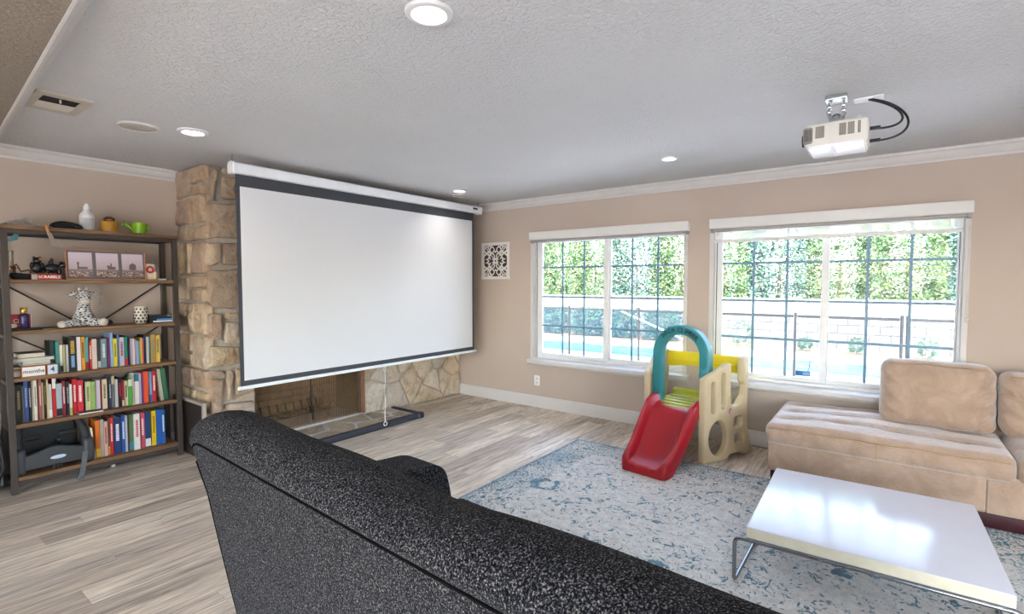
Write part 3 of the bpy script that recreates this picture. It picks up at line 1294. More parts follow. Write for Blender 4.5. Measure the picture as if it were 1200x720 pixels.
FX0, FX1, FZ0, FZ1 = 1.838, 4.562, .655, 2.30
MB().box(FX0 - so3.x, FX1 - so3.x, -.0005, .0005, FZ0 - so3.z, FZ1 - so3.z).build('border_fabric', mat('charcoal border fabric', '#3b3e44', .8, var=.05), ps)
tsc = NT('matte white screen')
tsc.set(tsc.ramp(tsc.noise(tsc.coord('Object'), .8, 3), [(.3, lin('#d2d2d4')), (.7, lin('#d8d8da'))]), .75, spec=.2)
MB().box(1.868 - so3.x, 4.533 - so3.x, -.0016, -.0007, .701 - so3.z, 2.196 - so3.z).build('viewing_surface', tsc.m, ps)
MB().rbox(1.815 - so3.x, 4.603 - so3.x, -.012, .012, .632 - so3.z, .660 - so3.z, .008, 3).build('bottom_bar', MWM, ps, smooth=50)
cx = on_y(451, 440, SY).x - so3.x
cr = MB()
cr.tube([(cx + .012 * math.cos(a * PI / 8), .0, -.012 + .022 * math.sin(a * PI / 8)) for a in range(16)], .0035, 6, closed=True)
ring = cr.build('pull_ring', MWM, ps, smooth=60)
cr = MB()
cr.tube([(cx + .004 * math.sin(k), .003 * math.cos(k * 1.3), -.03 - k * .0425) for k in range(13)], .003, 6)
cr.build('pull_cord', mat('white cord', '#e8e8e8', .7), ps)
cr = MB()
zz = -.03 - 12 * .0425
cr.tube([(cx + .02 * math.cos(a * PI / 8), .0, zz - .02 + .02 * math.sin(a * PI / 8)) for a in range(16)], .004, 6, closed=True)
cr.build('cord_loop', MWM, ps, smooth=60)

# ---------------------------------------------------------------- ceiling fittings
MTR = mat('white trim ring', '#dcdada', .45, var=.02)
MLENS = emit_mat('glowing lens', (1.0, .97, .93), 4.0)


def downlight(x, y, label, r=.083, z=CZ):
    t = thing('recessed_light', label, 'ceiling light', (x, y, z - .014), group='recessed ceiling lights')
    MB().lathe([(r * .70, .004), (r * .74, -.001), (r * .95, .002), (r, .008), (r, .0135), (r * .70, .0135)], 32, cap=False).build('trim_ring', MTR, t, smooth=40)
    MB().lathe([(.002, .006), (r * .70, .006), (r * .70, .011), (.002, .011)], 32).build('lens', MLENS, t, smooth=40)
    L = bpy.data.lights.new('lamp', 'AREA')
    L.shape = 'DISK'
    L.size = r * 1.4
    L.energy = LAMP_WATTS
    L.color = (1.0, .955, .90)
    L.spread = R(125)
    lo = bpy.data.objects.new('lamp', L)
    COL.objects.link(lo)
    lo.parent = t
    lo.location = (0, 0, -.004)
    return t


downlight(1.325, 1.372, 'recessed ceiling light nearest the camera at the top of the picture', .088)
downlight(1.417, 3.648, 'recessed ceiling light over the bookcase beside the round speaker', .088)
downlight(3.985, 3.69, 'recessed ceiling light close to the right end of the projector screen')
downlight(3.95, 1.428, 'recessed ceiling light near the crown over the gap between both windows', .072)
for x, y, lab in ((1.37, -.86, 'added unseen recessed light behind the camera over the near end of the tweed sofa'), (3.97, -.90, 'added unseen recessed light over the right end of the sectional'),
                  (-1.25, 1.4, 'added unseen soffit light in the open area left of the camera'), (-1.25, -.86, 'added unseen soffit light in the open area behind the camera')):
    downlight(x, y, lab, .083, CZ if x > 0 else 2.355)  # unseen fill lights, added by carrying on the ceiling grid


def speaker(x, y, label, r):
    t = thing('ceiling_speaker', label, 'speaker', (x, y, CZ - .012), group='round ceiling speakers')
    MB().lathe([(r * .86, .004), (r * .9, .0), (r * .98, .003), (r, .0115), (r * .86, .0115)], 36, cap=False).build('rim', mat('speaker rim', '#d2cdc8', .5), t, smooth=40)
    MB().lathe([(.002, .003), (r * .5, .0035), (r * .86, .006), (r * .86, .010), (.002, .010)], 36).build('grille', mat('speaker grille', '#bdb7b0', .8, var=.15, vscale=300, bump=.6, bscale=600), t, smooth=60)


speaker(1.168, 3.808, 'round white ceiling speaker between the air vent and a recessed light', .112)
speaker(4.20, 3.87, 'round ceiling speaker tucked behind the right end of the projector screen', .10)
speaker(4.02, -.66, 'round ceiling speaker cut off by the right edge of the picture', .11)
# air vent
vt = thing('air_vent', 'square beige ceiling air vent with open louvre near the soffit', 'vent', (.752, 3.66, CZ - .012))
f = MB()
f.box(-.115, .115, -.185, -.125, .0, .0118).box(-.115, .115, .125, .185, 0, .0118).box(-.115, -.078, -.125, .125, 0, .0118).box(.078, .115, -.125, .125, 0, .0118)
f.build('frame', mat('beige vent', '#bfb8ab', .5), vt, bevel=.002)
MB().box(-.078, .078, -.125, .125, .009, .0116).build('duct', mat('dark duct', '#1d1b1a', .9), vt)
lv = MB().box(-.077, .077, .0, .124, .001, .004).build('louvre', mat('pale louvre', '#d6d2c8', .5), vt)
MB().box(-.004, .004, -.075, -.067, -.010, .010).build('lever', mat('pale louvre', '#d6d2c8'), vt)

# ---------------------------------------------------------------- ceiling projector
pj = thing('ceiling_projector', 'white video projector hanging from a short steel mount on the ceiling', 'projector', (3.16, .262, 2.172))
MPJ = mat('projector white plastic', '#d9d5cc', .35, var=.03)
MVENT = mat('vent grey', '#7b746d', .6)
body = MB().rbox(-.04, .22, -.145, .135, .0, .125, .022, 4).build('body', MPJ, pj, smooth=40)
MB().rbox(-.036, .216, -.13, .12, -.006, .02, .006, 2).build('bottom_shell', mat('projector gloss white', '#f0f0f2', .22), pj, smooth=40)
MB().box(-.03, .21, .0, .016, -.0075, -.004).build('centre_strip', mat('grey strip', '#c4c4c6', .4), pj)
for (y0_, y1_) in ((.045, .085), (-.05, -.02), (-.086, -.058), (-.112, -.100)):
    s = MB().box(-.0415, -.039, y0_, y1_, .045, .105).build('vent', MVENT, pj)
    l_ = MB()
    k = y0_ + .004
    while k < y1_ - .002:
        l_.box(-.0425, -.0405, k, k + .002, .048, .102)
        k += .006
    l_.build('fins', mat('vent fins', '#a59e94', .5), s)
ln = MB().rbox(-.046, .04, .095, .142, .02, .108, .012, 3).build('lens_housing', mat('grey lens housing', '#8f8a84', .4), pj, smooth=40)
g_ = MB()
for k in range(7):
    g_.box(-.0475, -.0455, .102 + k * .005, .104 + k * .005, .035, .095)
g_.build('grille', MBLK, ln)
MB().tube([(.05, .135, .06), (.05, .155, .06)], .032, 20).build('lens', MBLK, pj, smooth=40)
MB().lathe([(.010, .0), (.012, .012), (.008, .016)], 10, (.0, -.10, .125)).build('foot_screw', MPJ, pj, smooth=40)
mt = MB()
mt.rbox(-.012, .10, -.05, .05, .240, .2675, .006, 2)
mt.build('ceiling_bracket', MSTEEL, pj, smooth=40)
mt = MB()
for yy in (-.032, .032):
    mt.tube([(.02, yy, .243), (.02, yy, .165), (.02, yy * .5, .135)], .006, 8)
    mt.tube([(.07, yy, .243), (.07, yy, .165), (.07, yy * .5, .135)], .006, 8)
    for zz in (.212, .185):
        mt.rbox(.010, .08, yy - .011, yy + .011, zz - .005, zz + .005, .003, 1)
mt.rbox(.01, .08, -.03, .03, .128, .15, .006, 2)
mt.ell((.045, 0, .155), (.026, .026, .026), 12, 8)
mt.build('mount', MSTEEL, pj, smooth=40)
wp = MB().rbox(-.035, .045, -.065, .065, -.006, 0, .002, 1).build('ceiling_cable_plate', MVINYL, smooth=40)
wp.location = (3.325, .128, CZ - .001)
tag(wp, 'white cable plate on the ceiling beside the projector', 'cable plate')
for k, (z_, bow, lab) in enumerate(((.075, .165, 'upper'), (.018, .17, 'lower'))):
    c = thing('projector_cable', 'black cable looping from the ceiling plate to the projector, %s plug' % lab, 'cable', (3.325, .13, CZ - .008), group='projector cables')
    P0 = Vector((3.325, .13 - k * .012, CZ - .008))
    P3 = Vector((3.20 + .03 * k, .262 - .147, 2.172 + z_))
    pts = interpolate_bezier(P0, P0 + Vector((0.02, -.17 - .02 * k, -.06)), P3 + Vector((.02, -.20 - .03 * k, -.03 + .01 * k)), P3, 24)
    MB().tube([p - Vector(c.location) for p in pts], .0055, 8).build('cord', MBLK, c, smooth=60)
    q = P3 - Vector(c.location)
    MB().rbox(q.x - .011, q.x + .011, q.y - .045, q.y, q.z - .008, q.z + .008, .003, 2).build('plug', MBLK, c, smooth=40)
# ---------------------------------------------------------------- rug
RUX0, RUX1, RUY0, RUY1 = 1.70, 4.085, -.85, 2.30
rug = MB().rbox(-(RUX1 - RUX0) / 2, (RUX1 - RUX0) / 2, -(RUY1 - RUY0) / 2, (RUY1 - RUY0) / 2, 0, .010, .004, 1).build('area_rug', m_rug((RUX1 - RUX0) / 2, (RUY1 - RUY0) / 2))
rug.location = ((RUX0 + RUX1) / 2, (RUY0 + RUY1) / 2, .0005)
tag(rug, 'worn cream and teal floral area rug under the coffee table', 'rug')

# ---------------------------------------------------------------- dark sofa in the foreground
MTW = m_tweed()
SF = thing('tweed_sofa', 'charcoal tweed sofa seen from behind in the foreground', 'sofa', (.862, 1.91, 0), R(-3.3))
SL = 2.14
ZT = 1.010
prof = [(0, .11), (-.035, .30), (-.075, .52), (-.11, .72), (-.150, .890), (-.155, .922), (-.164, .935), (-.166, .952), (-.157, .976), (-.136, .996), (-.10, 1.008), (-.06, 1.010), (-.02, 1.004), (.02, .988),
        (.055, .960), (.08, .915), (.12, .78), (.17, .60), (.21, .44), (.21, .11)]
prof2 = []
for i in range(len(prof) - 1):
    a, b = prof[i], prof[i + 1]
    k = max(1, int(math.hypot(b[0] - a[0], b[1] - a[1]) / .06))
    for j in range(k):
        prof2.append((a[0] + (b[0] - a[0]) * j / k, a[1] + (b[1] - a[1]) * j / k))
prof2.append(prof[-1])
def sofa_pt(l, d, z):
    e = min(l, SL - l)
    Rz, Rd = .11, .035
    shz = Rz - math.sqrt(max(0, Rz * Rz - max(0, Rz - e) ** 2)) if e < Rz else 0
    shd = Rd - math.sqrt(max(0, Rd * Rd - max(0, Rd - e) ** 2)) if e < Rd else 0
    w = max(0, (z - .75) / (ZT - .75))
    zz = z - shz * .75 * w
    mid = -.13 * (min(z, .9) / .9) + .09
    dd = d + (shd if d < mid else -shd) * (.35 + .65 * w)
    # soft sag and lumps of the padded roll
    k = min(1, max(0, (z - .93) / .05))
    zz += k * (.006 * math.sin(l * 4.1 + .6) + .004 * math.sin(l * 9.7) - .006 * math.exp(-((l - 1.12) / .12) ** 2))
    dd -= k * .004 * math.sin(l * 6.0)
    return Vector((dd, -l, zz))


ls = [0, .004, .014, .03, .05, .075, .1, .13, .17] + [.17 + (SL - .34) * k / 34 for k in range(1, 35)] + [SL - .13, SL - .1, SL - .075, SL - .05, SL - .03, SL - .014, SL - .004, SL]
bk_ = MB().rings([[sofa_pt(l, d, z) for d, z in prof2] for l in ls]).build('backrest', MTW, SF, smooth=50)
sm = MB().tube([sofa_pt(l, -.1565, .922) for l in [.012 + (SL - .024) * k / 60 for k in range(61)]], .0045, 6)  # near black tube drawing the crease shadow along the back seam
sm.build('piping', mat('charcoal piping and crease shade', '#0d0d0e', 1.0, var=.3, vscale=150, spec=.03), bk_, smooth=60)  # this tube stands in for the crease shadow of the seam
ed = MB().tube([(.006, -.006, .12), (-.030, -.006, .30), (-.070, -.006, .52), (-.105, -.006, .72), (-.137, -.006, .84)], .004, 6)
ed.build('edge_piping', mat('charcoal piping and crease shade', '#1b1b1c'), bk_, smooth=60)
for s, l0 in ((0, .0), (1, SL - .205)):
    a = MB()
    pf = rounded([(.0, .11), (.0, .60), (.10, .70), (.45, .655), (.76, .63), (.84, .585), (.88, .44), (.895, .11)], [.01, .05, .06, .2, .06, .06, .1, .02], 5)
    a.prism(pf, 'y', -l0 - .205, -l0 - .0)
    ar = a.build('armrest', MTW, SF, smooth=50, bevel=.04, bseg=4)
    w_ = MB()
    for ly in (-l0 - .178, -l0 - .027):
        w_.tube([(p[0], ly, p[1] - .006) for p in pf[12:46:2] if p[0] > .05], .005, 6)
    w_.build('piping', mat('charcoal piping and crease shade', '#1b1b1c'), ar, smooth=60)
MB().rbox(.15, .86, -SL + .21, -.21, .11, .30, .03, 3).build('seat_base', MTW, SF, smooth=50)
for k in range(2):
    y1 = -.235 - k * (SL - .47) / 2
    MB().rbox(.19, .90, y1 - (SL - .47) / 2 + .006, y1 - .006, .29, .455, .05, 4, m=4, disp=lambda x, y, z, yc=y1 - (SL - .47) / 4: (x, y, z + (.025 * (1 - ((x - .54) / .36) ** 2) * (1 - ((y - yc) / .46) ** 2) if z > .37 else 0))) \
        .build('seat_cushion', MTW, SF, smooth=60)
for d, l in ((.07, .08), (.07, SL - .08), (.84, .08), (.84, SL - .08)):
    MB().lathe([(.018, -.0), (.028, .1)], 12, (d, -l, .001 if d < .3 else .0115)).build('leg', mat('dark wood leg', '#2a1c15', .4), SF, smooth=40)

# ---------------------------------------------------------------- tan sectional by the windows
MSU = m_suede()
TS = thing('tan_sectional', 'tan microsuede sectional sofa with open chaise end below the right window', 'sofa', (4.44, -.6, 0))
to = Vector(TS.location)
FXF = 4.01
MPL = mat('dark cherry plinth', '#3a1119', .3, var=.2)


def bxl(x0, x1, y0, y1, z0, z1, **k):
    return MB().rbox(x0 - to.x, x1 - to.x, y0 - to.y, y1 - to.y, z0, z1, **k)


bxl(FXF + .02, 4.85, -2.6, .675, .012, .115, r=.008, n=2).build('plinth', MPL, TS, smooth=40)


def skirt_disp(x, y, z):
    return (x - .004 * math.sin((y + to.y) * 9) * (1 if x < 0 else 0), y, z)


for (y0, y1) in ((-.475, .69), (-2.62, -.478)):
    bxl(FXF + .004, 4.86, y0, y1, .105, .335, r=.008, n=3, m=6, disp=skirt_disp).build('skirt', MSU, TS, smooth=50)


def seat_disp(y0, y1, lines, dots):
    def f(x, y, z):
        X, Y = x + to.x, y + to.y
        u = (X - (FXF - .02)) / .90
        w = (Y - y0) / (y1 - y0)
        if z > .40:
            puff = .028 * max(0, 1 - (2 * u - 1) ** 4) * max(0, 1 - (2 * w - 1) ** 4)
            g = 0
            for lx in lines:
                g += .022 * math.exp(-((X - lx - .012 * math.sin(Y * 5 + lx * 9)) / .034) ** 2)
                for dy in dots:
                    g += .018 * math.exp(-((X - lx) / .05) ** 2 - ((Y - dy) / .07) ** 2)
            edge = min(1, max(0, min(w, 1 - w) / .06))
            z += puff - g * edge + .006 * math.sin(Y * 7 + X * 3)
        elif X < FXF + .1:
            x -= .012 * math.sin(PI * max(0, min(1, (z - .30) / .14))) + .003 * math.sin(Y * 13)
        return (x, y, z)
    return f


for (y0, y1, lines) in ((-.60, .71, (4.22, 4.48, 4.72)), (-1.75, -.605, (4.25,))):
    sc_ = bxl(FXF - .020, 4.865, y0, y1, .300, .452, r=.045, n=5, m=(26, 44, 2), disp=seat_disp(y0, y1, lines, [y0 + (y1 - y0) * q for q in (.18, .42, .66, .88)]))
    so4 = sc_.build('seat_cushion', MSU, TS, smooth=60)
    ws = MB()
    ws.tube([(FXF - .025 - to.x + .002 * math.sin(k * .9), y0 + .03 + (y1 - y0 - .06) * k / 40 - to.y, .424 + .003 * math.sin(k * .6)) for k in range(41)], .0035, 6)
    ws.build('welt', mat('tan welt', '#a88662', .9), so4, smooth=60)
    ws = MB()
    yy = y0 + (y1 - y0) * .50
    ws.tube([(FXF - .036 - to.x, yy - to.y, .325 + .1 * k / 8) for k in range(9)], .0025, 6)
    ws.build('seam', mat('tan welt', '#a88662'), so4, smooth=60)


def back_disp(y0, y1, seed):
    def f(x, y, z):
        X, Y = x + to.x, y + to.y
        w = (Y - y0) / (y1 - y0)
        h = (z - .46) / .42
        puff = max(0, 1 - (2 * w - 1) ** 2) * max(0, 1 - (2 * h - 1) ** 2)
        s = -1 if X < 4.62 else 1
        x += s * .045 * puff
        # creases fanning from the ends
        for (we, amp) in ((0.0, 1.0), (1.0, .6)):
            dw = abs(w - we)
            fall = math.exp(-(dw / .16) ** 2)
            x += .017 * amp * fall * math.sin(h * 24 + dw * 24 + seed) * (1 if s < 0 else .2)
        x += .006 * noise.noise(Vector((Y * 4, z * 6, seed))) * (1 if s < 0 else .3)
        z += .010 * noise.noise(Vector((Y * 5, X * 3, seed + 4))) - .02 * max(0, h - .5) * (2 * w - 1) ** 2 * .8
        # lean back
        x += .10 * (h - .1)
        return (x, y, z)
    return f


for (y0, y1, zt, x0) in ((-.575, .055, .905, 4.50), (-1.20, -.585, .875, 4.48)):
    bc = bxl(x0, x0 + .20, y0, y1, .455, zt, r=.075, n=5, m=(2, 34, 26), disp=back_disp(y0, y1, y0 * 7))
    bo = bc.build('back_cushion', MSU, TS, smooth=60)
    ws = MB()
    dsp = back_disp(y0, y1, y0 * 7)
    pts = []
    for k in range(31):
        w = k / 30
        p = dsp(x0 + .012 - to.x, y0 + .05 + (y1 - y0 - .10) * w - to.y, zt - .022)
        pts.append((p[0], p[1], p[2]))
    ws.tube(pts, .0035, 6)
    ws.build('welt', mat('tan welt', '#a88662'), bo, smooth=60)
bxl(4.70, 4.865, -2.6, .02, .33, .74, r=.05, n=3).build('back_frame', MSU, TS, smooth=50)
bxl(FXF + .02, 4.86, -2.62, -1.80, .33, .60, r=.06, n=3).build('armrest', MSU, TS, smooth=50)

# ---------------------------------------------------------------- coffee table
CT = thing('coffee_table', 'low square glossy white coffee table on a bent chrome tube frame', 'coffee table', (3.035, .075, .011), R(1.6))
zt = .289
hx, hy = .472, .462
slab = MB().rbox(-hx, hx, -hy, hy, zt - .052, zt, .003, 2).build('tabletop', mat('glossy white lacquer', '#d3d3da', .15, var=.015, spec=.35), CT, smooth=40)
e_ = MB()
for (a0, a1, b0, b1) in ((-hx - .0008, -hx + .001, -hy + .003, hy - .003), (hx - .001, hx + .0008, -hy + .003, hy - .003)):
    e_.box(a0, a1, b0, b1, zt - .049, zt - .003)
for (b0, b1) in ((-hy - .0008, -hy + .001), (hy - .001, hy + .0008)):
    e_.box(-hx + .003, hx - .003, b0, b1, zt - .049, zt - .003)
e_.build('edge_band', mat('cream edge band', '#d9d2bb', .45), slab)
Z1, Z0 = zt - .062, .0095
FXE = hx - .10
loop = [(-hx - .0, -hy - .025, Z1), (-hx, hy + .05, Z1), (-hx, hy + .05, Z0), (FXE, hy + .028, Z0), (FXE, hy + .028, Z1), (FXE, -hy - .025, Z1), (FXE, -hy - .025, Z0), (-hx, -hy - .025, Z0)]


def round3(pts, r, n=5):
    out = []
    N = len(pts)
    for i in range(N):
        p = Vector(pts[i])
        a, b = Vector(pts[i - 1]), Vector(pts[(i + 1) % N])
        s, e = p + (a - p).normalized() * r, p + (b - p).normalized() * r
        for k in range(n + 1):
            t = k / n
            out.append(s * (1 - t) ** 2 + p * 2 * t * (1 - t) + e * t * t)
    return out


MB().tube(round3(loop, .035), .0095, 10, closed=True).build('tube_frame', mat('brushed steel tube', '#8f949b', .25, 1.0, var=.05), CT, smooth=60)

# ---------------------------------------------------------------- toddler climber with slide
CL = thing('toddler_climber', 'plastic toddler climber with red slide, teal arch and beige side panels', 'toy climber', (4.155, 1.445, 0), R(-8))
MBEI = mat('beige moulded plastic', '#cdb994', .5, var=.04, bump=.1, bscale=160)
MTEA = mat('teal moulded plastic', '#2e8088', .42, var=.05, bump=.08, bscale=160)
MYEL = mat('yellow moulded plastic', '#e8cf1f', .42, var=.04)
MLIM = mat('lime moulded plastic', '#b3b53d', .45, var=.05)
MRED = mat('red moulded plastic', '#a81524', .33, var=.06)
PL = .70
outline = [(0, .0), (.30, .0), (.34, .035), (.50, .035), (.56, .0), (.70, .0), (.695, .10), (.675, .22), (.665, .36), (.665, .52), (.680, .60), (.685, .82), (.665, .835), (.585, .82), (.565, .80), (.57, .62), (.60, .60), (.60, .50),
           (.555, .475), (.50, .43), (.40, .43), (.365, .47), (.36, .60), (.365, .785), (.33, .80), (.24, .765), (.0, .69)]
outline = rounded(outline, [.01, .02, .02, .02, .02, .01, .03, .05, .05, .03, .03, .02, .02, .03, .02, .02, .02, .03, .03, .05, .05, .03, .05, .02, .03, .05, .02], 4)
slot = lambda a, b, z0, z1, r: rounded([(a, z0), (a, z1), (b, z1), (b, z0)], r, 5)
holes = [slot(.085, .145, .40, .66, .028), slot(.225, .29, .42, .72, .028), ellipse2(.19, .19, .130, .145, 28, True),
         slot(.42, .57, .245, .335, .035), slot(.42, .58, .105, .195, .035)]
me = plate_mesh([outline] + holes, .055, .012, 3)
bm = bmesh.new()
bm.from_mesh(me)
for p in (.05, .1, .15, .2, .25, .3, .35, .4, .45, .5, .55, .6, .65):
    bmesh.ops.bisect_plane(bm, geom=bm.verts[:] + bm.edges[:] + bm.faces[:], dist=1e-5, plane_co=(p, 0, 0), plane_no=(1, 0, 0))
bm.to_mesh(me)
bm.free()


def panel_map(s):
    def f(p, z, h):
        # plan curve: flares outwards towards the back
        q = min(max(p / PL, 0), 1)
        S = .012 + .59 * q * (1 + .02 * q)
        T = .245 + .125 * (1 - (1 - q) ** 1.6) + (.030 * max(0, 1 - z / .22) * q)
        return Vector((S, s * (T + h), z))
    return f


for s in (-1, 1):
    pm = panel_map(s)
    b = MB()
    o0 = len(b.v)
    for w in me.vertices:
        b.v.append(tuple(pm(w.co.x, w.co.y, w.co.z)))
    for p in me.polygons:
        b.face([o0 + i for i in p.vertices])
    po = b.build('side_panel', MBEI, CL, smooth=45)
    if s < 0:
        st = MB()
        lg = ellipse2(.352, .395, .020, .026, 14)
        l0 = len(st.v)
        pm_ = panel_map(-1)
        st.add([pm_(a, c_, .0285) for a, c_ in lg] + [pm_(a, c_, .0265) for a, c_ in lg], [tuple(range(14)), tuple(range(27, 13, -1))] + [(i, (i + 1) % 14, 14 + (i + 1) % 14, 14 + i) for i in range(14)])
        st.build('round_sticker', mat('raspberry sticker', '#c4325c', .45), po)
        st = MB()
        for (a0, a1, c0, c1) in ((.343, .348, .392, .41), (.351, .356, .388, .404), (.359, .363, .38, .396), (.341, .365, .376, .380)):
            q = [pm_(a0, c0, .0285), pm_(a1, c0, .0285), pm_(a1, c1, .0285), pm_(a0, c1, .0285)]
            q2 = [pm_(a0, c0, .0293), pm_(a1, c0, .0293), pm_(a1, c1, .0293), pm_(a0, c1, .0293)]
            st.add(q + q2, [(4, 5, 6, 7), (0, 1, 5, 4), (1, 2, 6, 5), (2, 3, 7, 6), (3, 0, 4, 7)])
        st.build('sticker_mark', mat('pale pink print', '#f0c9d3', .5), po)
# deck
dk = MB()
dk.rbox(.02, .60, -.26, .26, .385, .425, .012, 2)
dk.build('deck', MLIM, CL, smooth=40)
d2 = MB()
for k in range(5):
    d2.rbox(.08 + k * .10, .14 + k * .10, -.22, .22, .421, .433, .005, 2)
d2.build('deck_ribs', MLIM, CL, smooth=40)
MB().rbox(.52, .58, -.27, .27, .41, .475, .014, 3).build('deck_lip', MLIM, CL, smooth=40)
# back rail
yr = []
for k in range(13):
    w = k / 12
    t = -.36 + .72 * w
    sag = .035 * math.sin(PI * w)
    x = .600
    yr.append([Vector((x - .03, t, .665 + sag)), Vector((x - .032, t, .80)), Vector((x - .02, t, .815)), Vector((x + .02, t, .815)), Vector((x + .03, t, .80)), Vector((x + .03, t, .665 + sag))])
ry = MB().rings(yr).build('back_rail', MYEL, CL, smooth=45)
MB().rings([[p + Vector((-.012 if i < 2 else -.004, 0, 0 if i not in (1,) else -.06)) for i, p in enumerate(g[:2])] + [g[1] + Vector((.0, 0, -.06)), g[0] + Vector((.0, 0, 0))] for g in yr[1:-1]]).build('rail_band', MYEL, ry, smooth=45)
# arch
AZ, RO, RI, AS = .850, .252, .172, .14


def arch_ring(a, leg=None):
    ca, sa = math.cos(a), math.sin(a)
    out = []
    for rr, ss in ((RI, -.02), (RI + .006, -.032), (RO - .012, -.032), (RO, -.02), (RO, .06), (RO - .012, .07), (RI + .006, .07), (RI, .06)):
        out.append((rr, ss))
    if leg is not None:
        return [Vector((ss + AS, leg[0] * rr, leg[1])) for rr, ss in out]
    return [Vector((ss + AS, rr * ca, AZ + rr * sa)) for rr, ss in out]


rg_ = [arch_ring(0, (1, z)) for z in (.44, .50, .60, .70, .78)] + [arch_ring(PI * k / 28) for k in range(29)] + [arch_ring(0, (-1, z)) for z in (.78, .70, .60, .50, .44)]
arch = MB().rings(rg_).build('arch', MTEA, CL, smooth=40)
lt = MB()
txt = 'PANDA CLIMBER'
for i, ch in enumerate(txt):
    if ch == ' ':
        continue
    phi = R(-44 + 88 * i / (len(txt) - 1))
    tm = text_mesh(ch, .054, .004, 1.0, .0008)
    rr = (RI + RO) / 2
    c0 = Vector((AS - .0335, -rr * math.sin(phi), AZ + rr * math.cos(phi)))
    ex = Vector((0, -math.cos(phi), -math.sin(phi)))
    ey = Vector((0, -math.sin(phi), math.cos(phi)))
    ez = Vector((-1, 0, 0))
    M4 = Matrix(((ex.x, ey.x, ez.x, c0.x), (ex.y, ey.y, ez.y, c0.y), (ex.z, ey.z, ez.z, c0.z), (0, 0, 0, 1)))
    lt.mesh(tm, M4)
lt.build('lettering', mat('dark teal lettering', '#154850', .5), arch)
em = MB()
for (dy, dz, ry_, rz) in ((0, .03, .026, .022), (-.018, .05, .009, .009), (.018, .05, .009, .009), (.0, -.012, .032, .026), (-.026, -.03, .013, .012), (.024, -.032, .013, .012), (.03, .0, .010, .016), (-.028, .004, .010, .014)):
    em.ell((AS - .032, -(RI + RO) / 2 + dy, .70 + dz), (.005, ry_, rz), 12, 6)
em.build('emblem', mat('teal emblem', '#3f949b', .45), arch, smooth=60)
# slide
path = [(.10, .428), (.03, .425), (-.03, .405), (-.10, .345), (-.20, .255), (-.30, .170), (-.38, .115), (-.44, .088), (-.50, .078), (-.545, .072), (-.56, .055), (-.565, .02)]
rings = []
for i, (s, z) in enumerate(path):
    a, b = path[max(i - 1, 0)], path[min(i + 1, len(path) - 1)]
    tx, tz = b[0] - a[0], b[1] - a[1]
    L = math.hypot(tx, tz)
    nx, nz = tz / L, -tx / L
    if nz < 0:
        nx, nz = -nx, -nz
    if i >= len(path) - 3:
        nx, nz = 0, 1
    wob = .225 - .030 * min(1, max(0, (-s - .05) / .45)) - (0, .01, .025, .035)[max(0, i - len(path) + 4)]
    rail = .075 if i < len(path) - 4 else (.06, .045, .02, .0)[i - (len(path) - 4)]
    low = -.05
    drift = -.05 * min(1, max(0, -s / .55))
    ring = []
    for (t, h) in ((-wob, low), (-wob, rail * .7), (-wob + .012, rail * .95), (-wob + .03, rail), (-wob + .05, rail * .8), (-wob + .065, .008), (-wob + .11, 0), (-.07, -.002), (0, -.003),
                   (.07, -.002), (wob - .11, 0), (wob - .065, .008), (wob - .05, rail * .8), (wob - .03, rail), (wob - .012, rail * .95), (wob, rail * .7), (wob, low)):
        zz = z + nz * h
        xx = s + nx * h
        if h == low and s < -.42:
            zz = .012
            xx = s
        ring.append(Vector((xx, t + drift, max(zz, .012))))
    rings.append(ring)
MB().rings(rings).build('slide', MRED, CL, smooth=55)
# ---------------------------------------------------------------- bookcase
MPOST = mat('dark bronze steel', '#4a423d', .45, .3, var=.08)
MWOOD = m_shelfwood()
BX0, BX1, BY0, BY1, BH = .662, 1.712, 4.776, 5.075, 1.852
BC = thing('bookcase', 'tall industrial bookcase with rustic wood shelves and dark steel posts', 'bookcase', (BX0, BY0, 0))
bo_ = Vector(BC.location)
SZ = [(.115, 'bottom'), (.481, 'second'), (.804, 'third'), (1.130, 'fourth'), (1.483, 'fifth'), (BH, 'top')]
pw = .036
for x in (BX0, BX1 - pw):
    for y in (BY0, BY1 - pw):
        MB().box(x - bo_.x, x + pw - bo_.x, y - bo_.y, y + pw - bo_.y, 0, BH - .03).build('post', MPOST, BC, bevel=.002)
W_, D_ = BX1 - BX0, BY1 - BY0
for k, (z, nm) in enumerate(SZ):
    if k < 5:
        a0, a1, b0, b1 = pw * .9, W_ - pw * .9, .006, D_ - .006
    else:
        a0, a1, b0, b1 = -.004, W_ + .004, -.006, D_ + .004
    MB().box(a0, a1, b0, b1, z - .026, z).build('shelf', MWOOD, BC, bevel=.003)
    if k in (0, 5):
        for b0, b1 in ((.004, .026), (D_ - .026, D_ - .004)):
            MB().box(pw, W_ - pw, b0, b1, z - .058, z - .027).build('rail', MPOST, BC, bevel=.002)
    for x in (.006, W_ - .030):
        MB().box(x, x + .024, pw, D_ - pw, z - .052, z - .027).build('side_rail', MPOST, BC, bevel=.002)
for (z0, z1) in ((1.13, 1.46), (.81, 1.10), (.49, .78)):
    for s in (1, -1):
        xa, xb = (pw, W_ * .5) if s > 0 else (W_ - pw, W_ * .5)
        MB().tube([(xa, D_ - .008, z1), (xb, D_ - .008, z0 - (z1 - z0) * .1)], .006, 6).build('cross_brace', MBLK, BC)

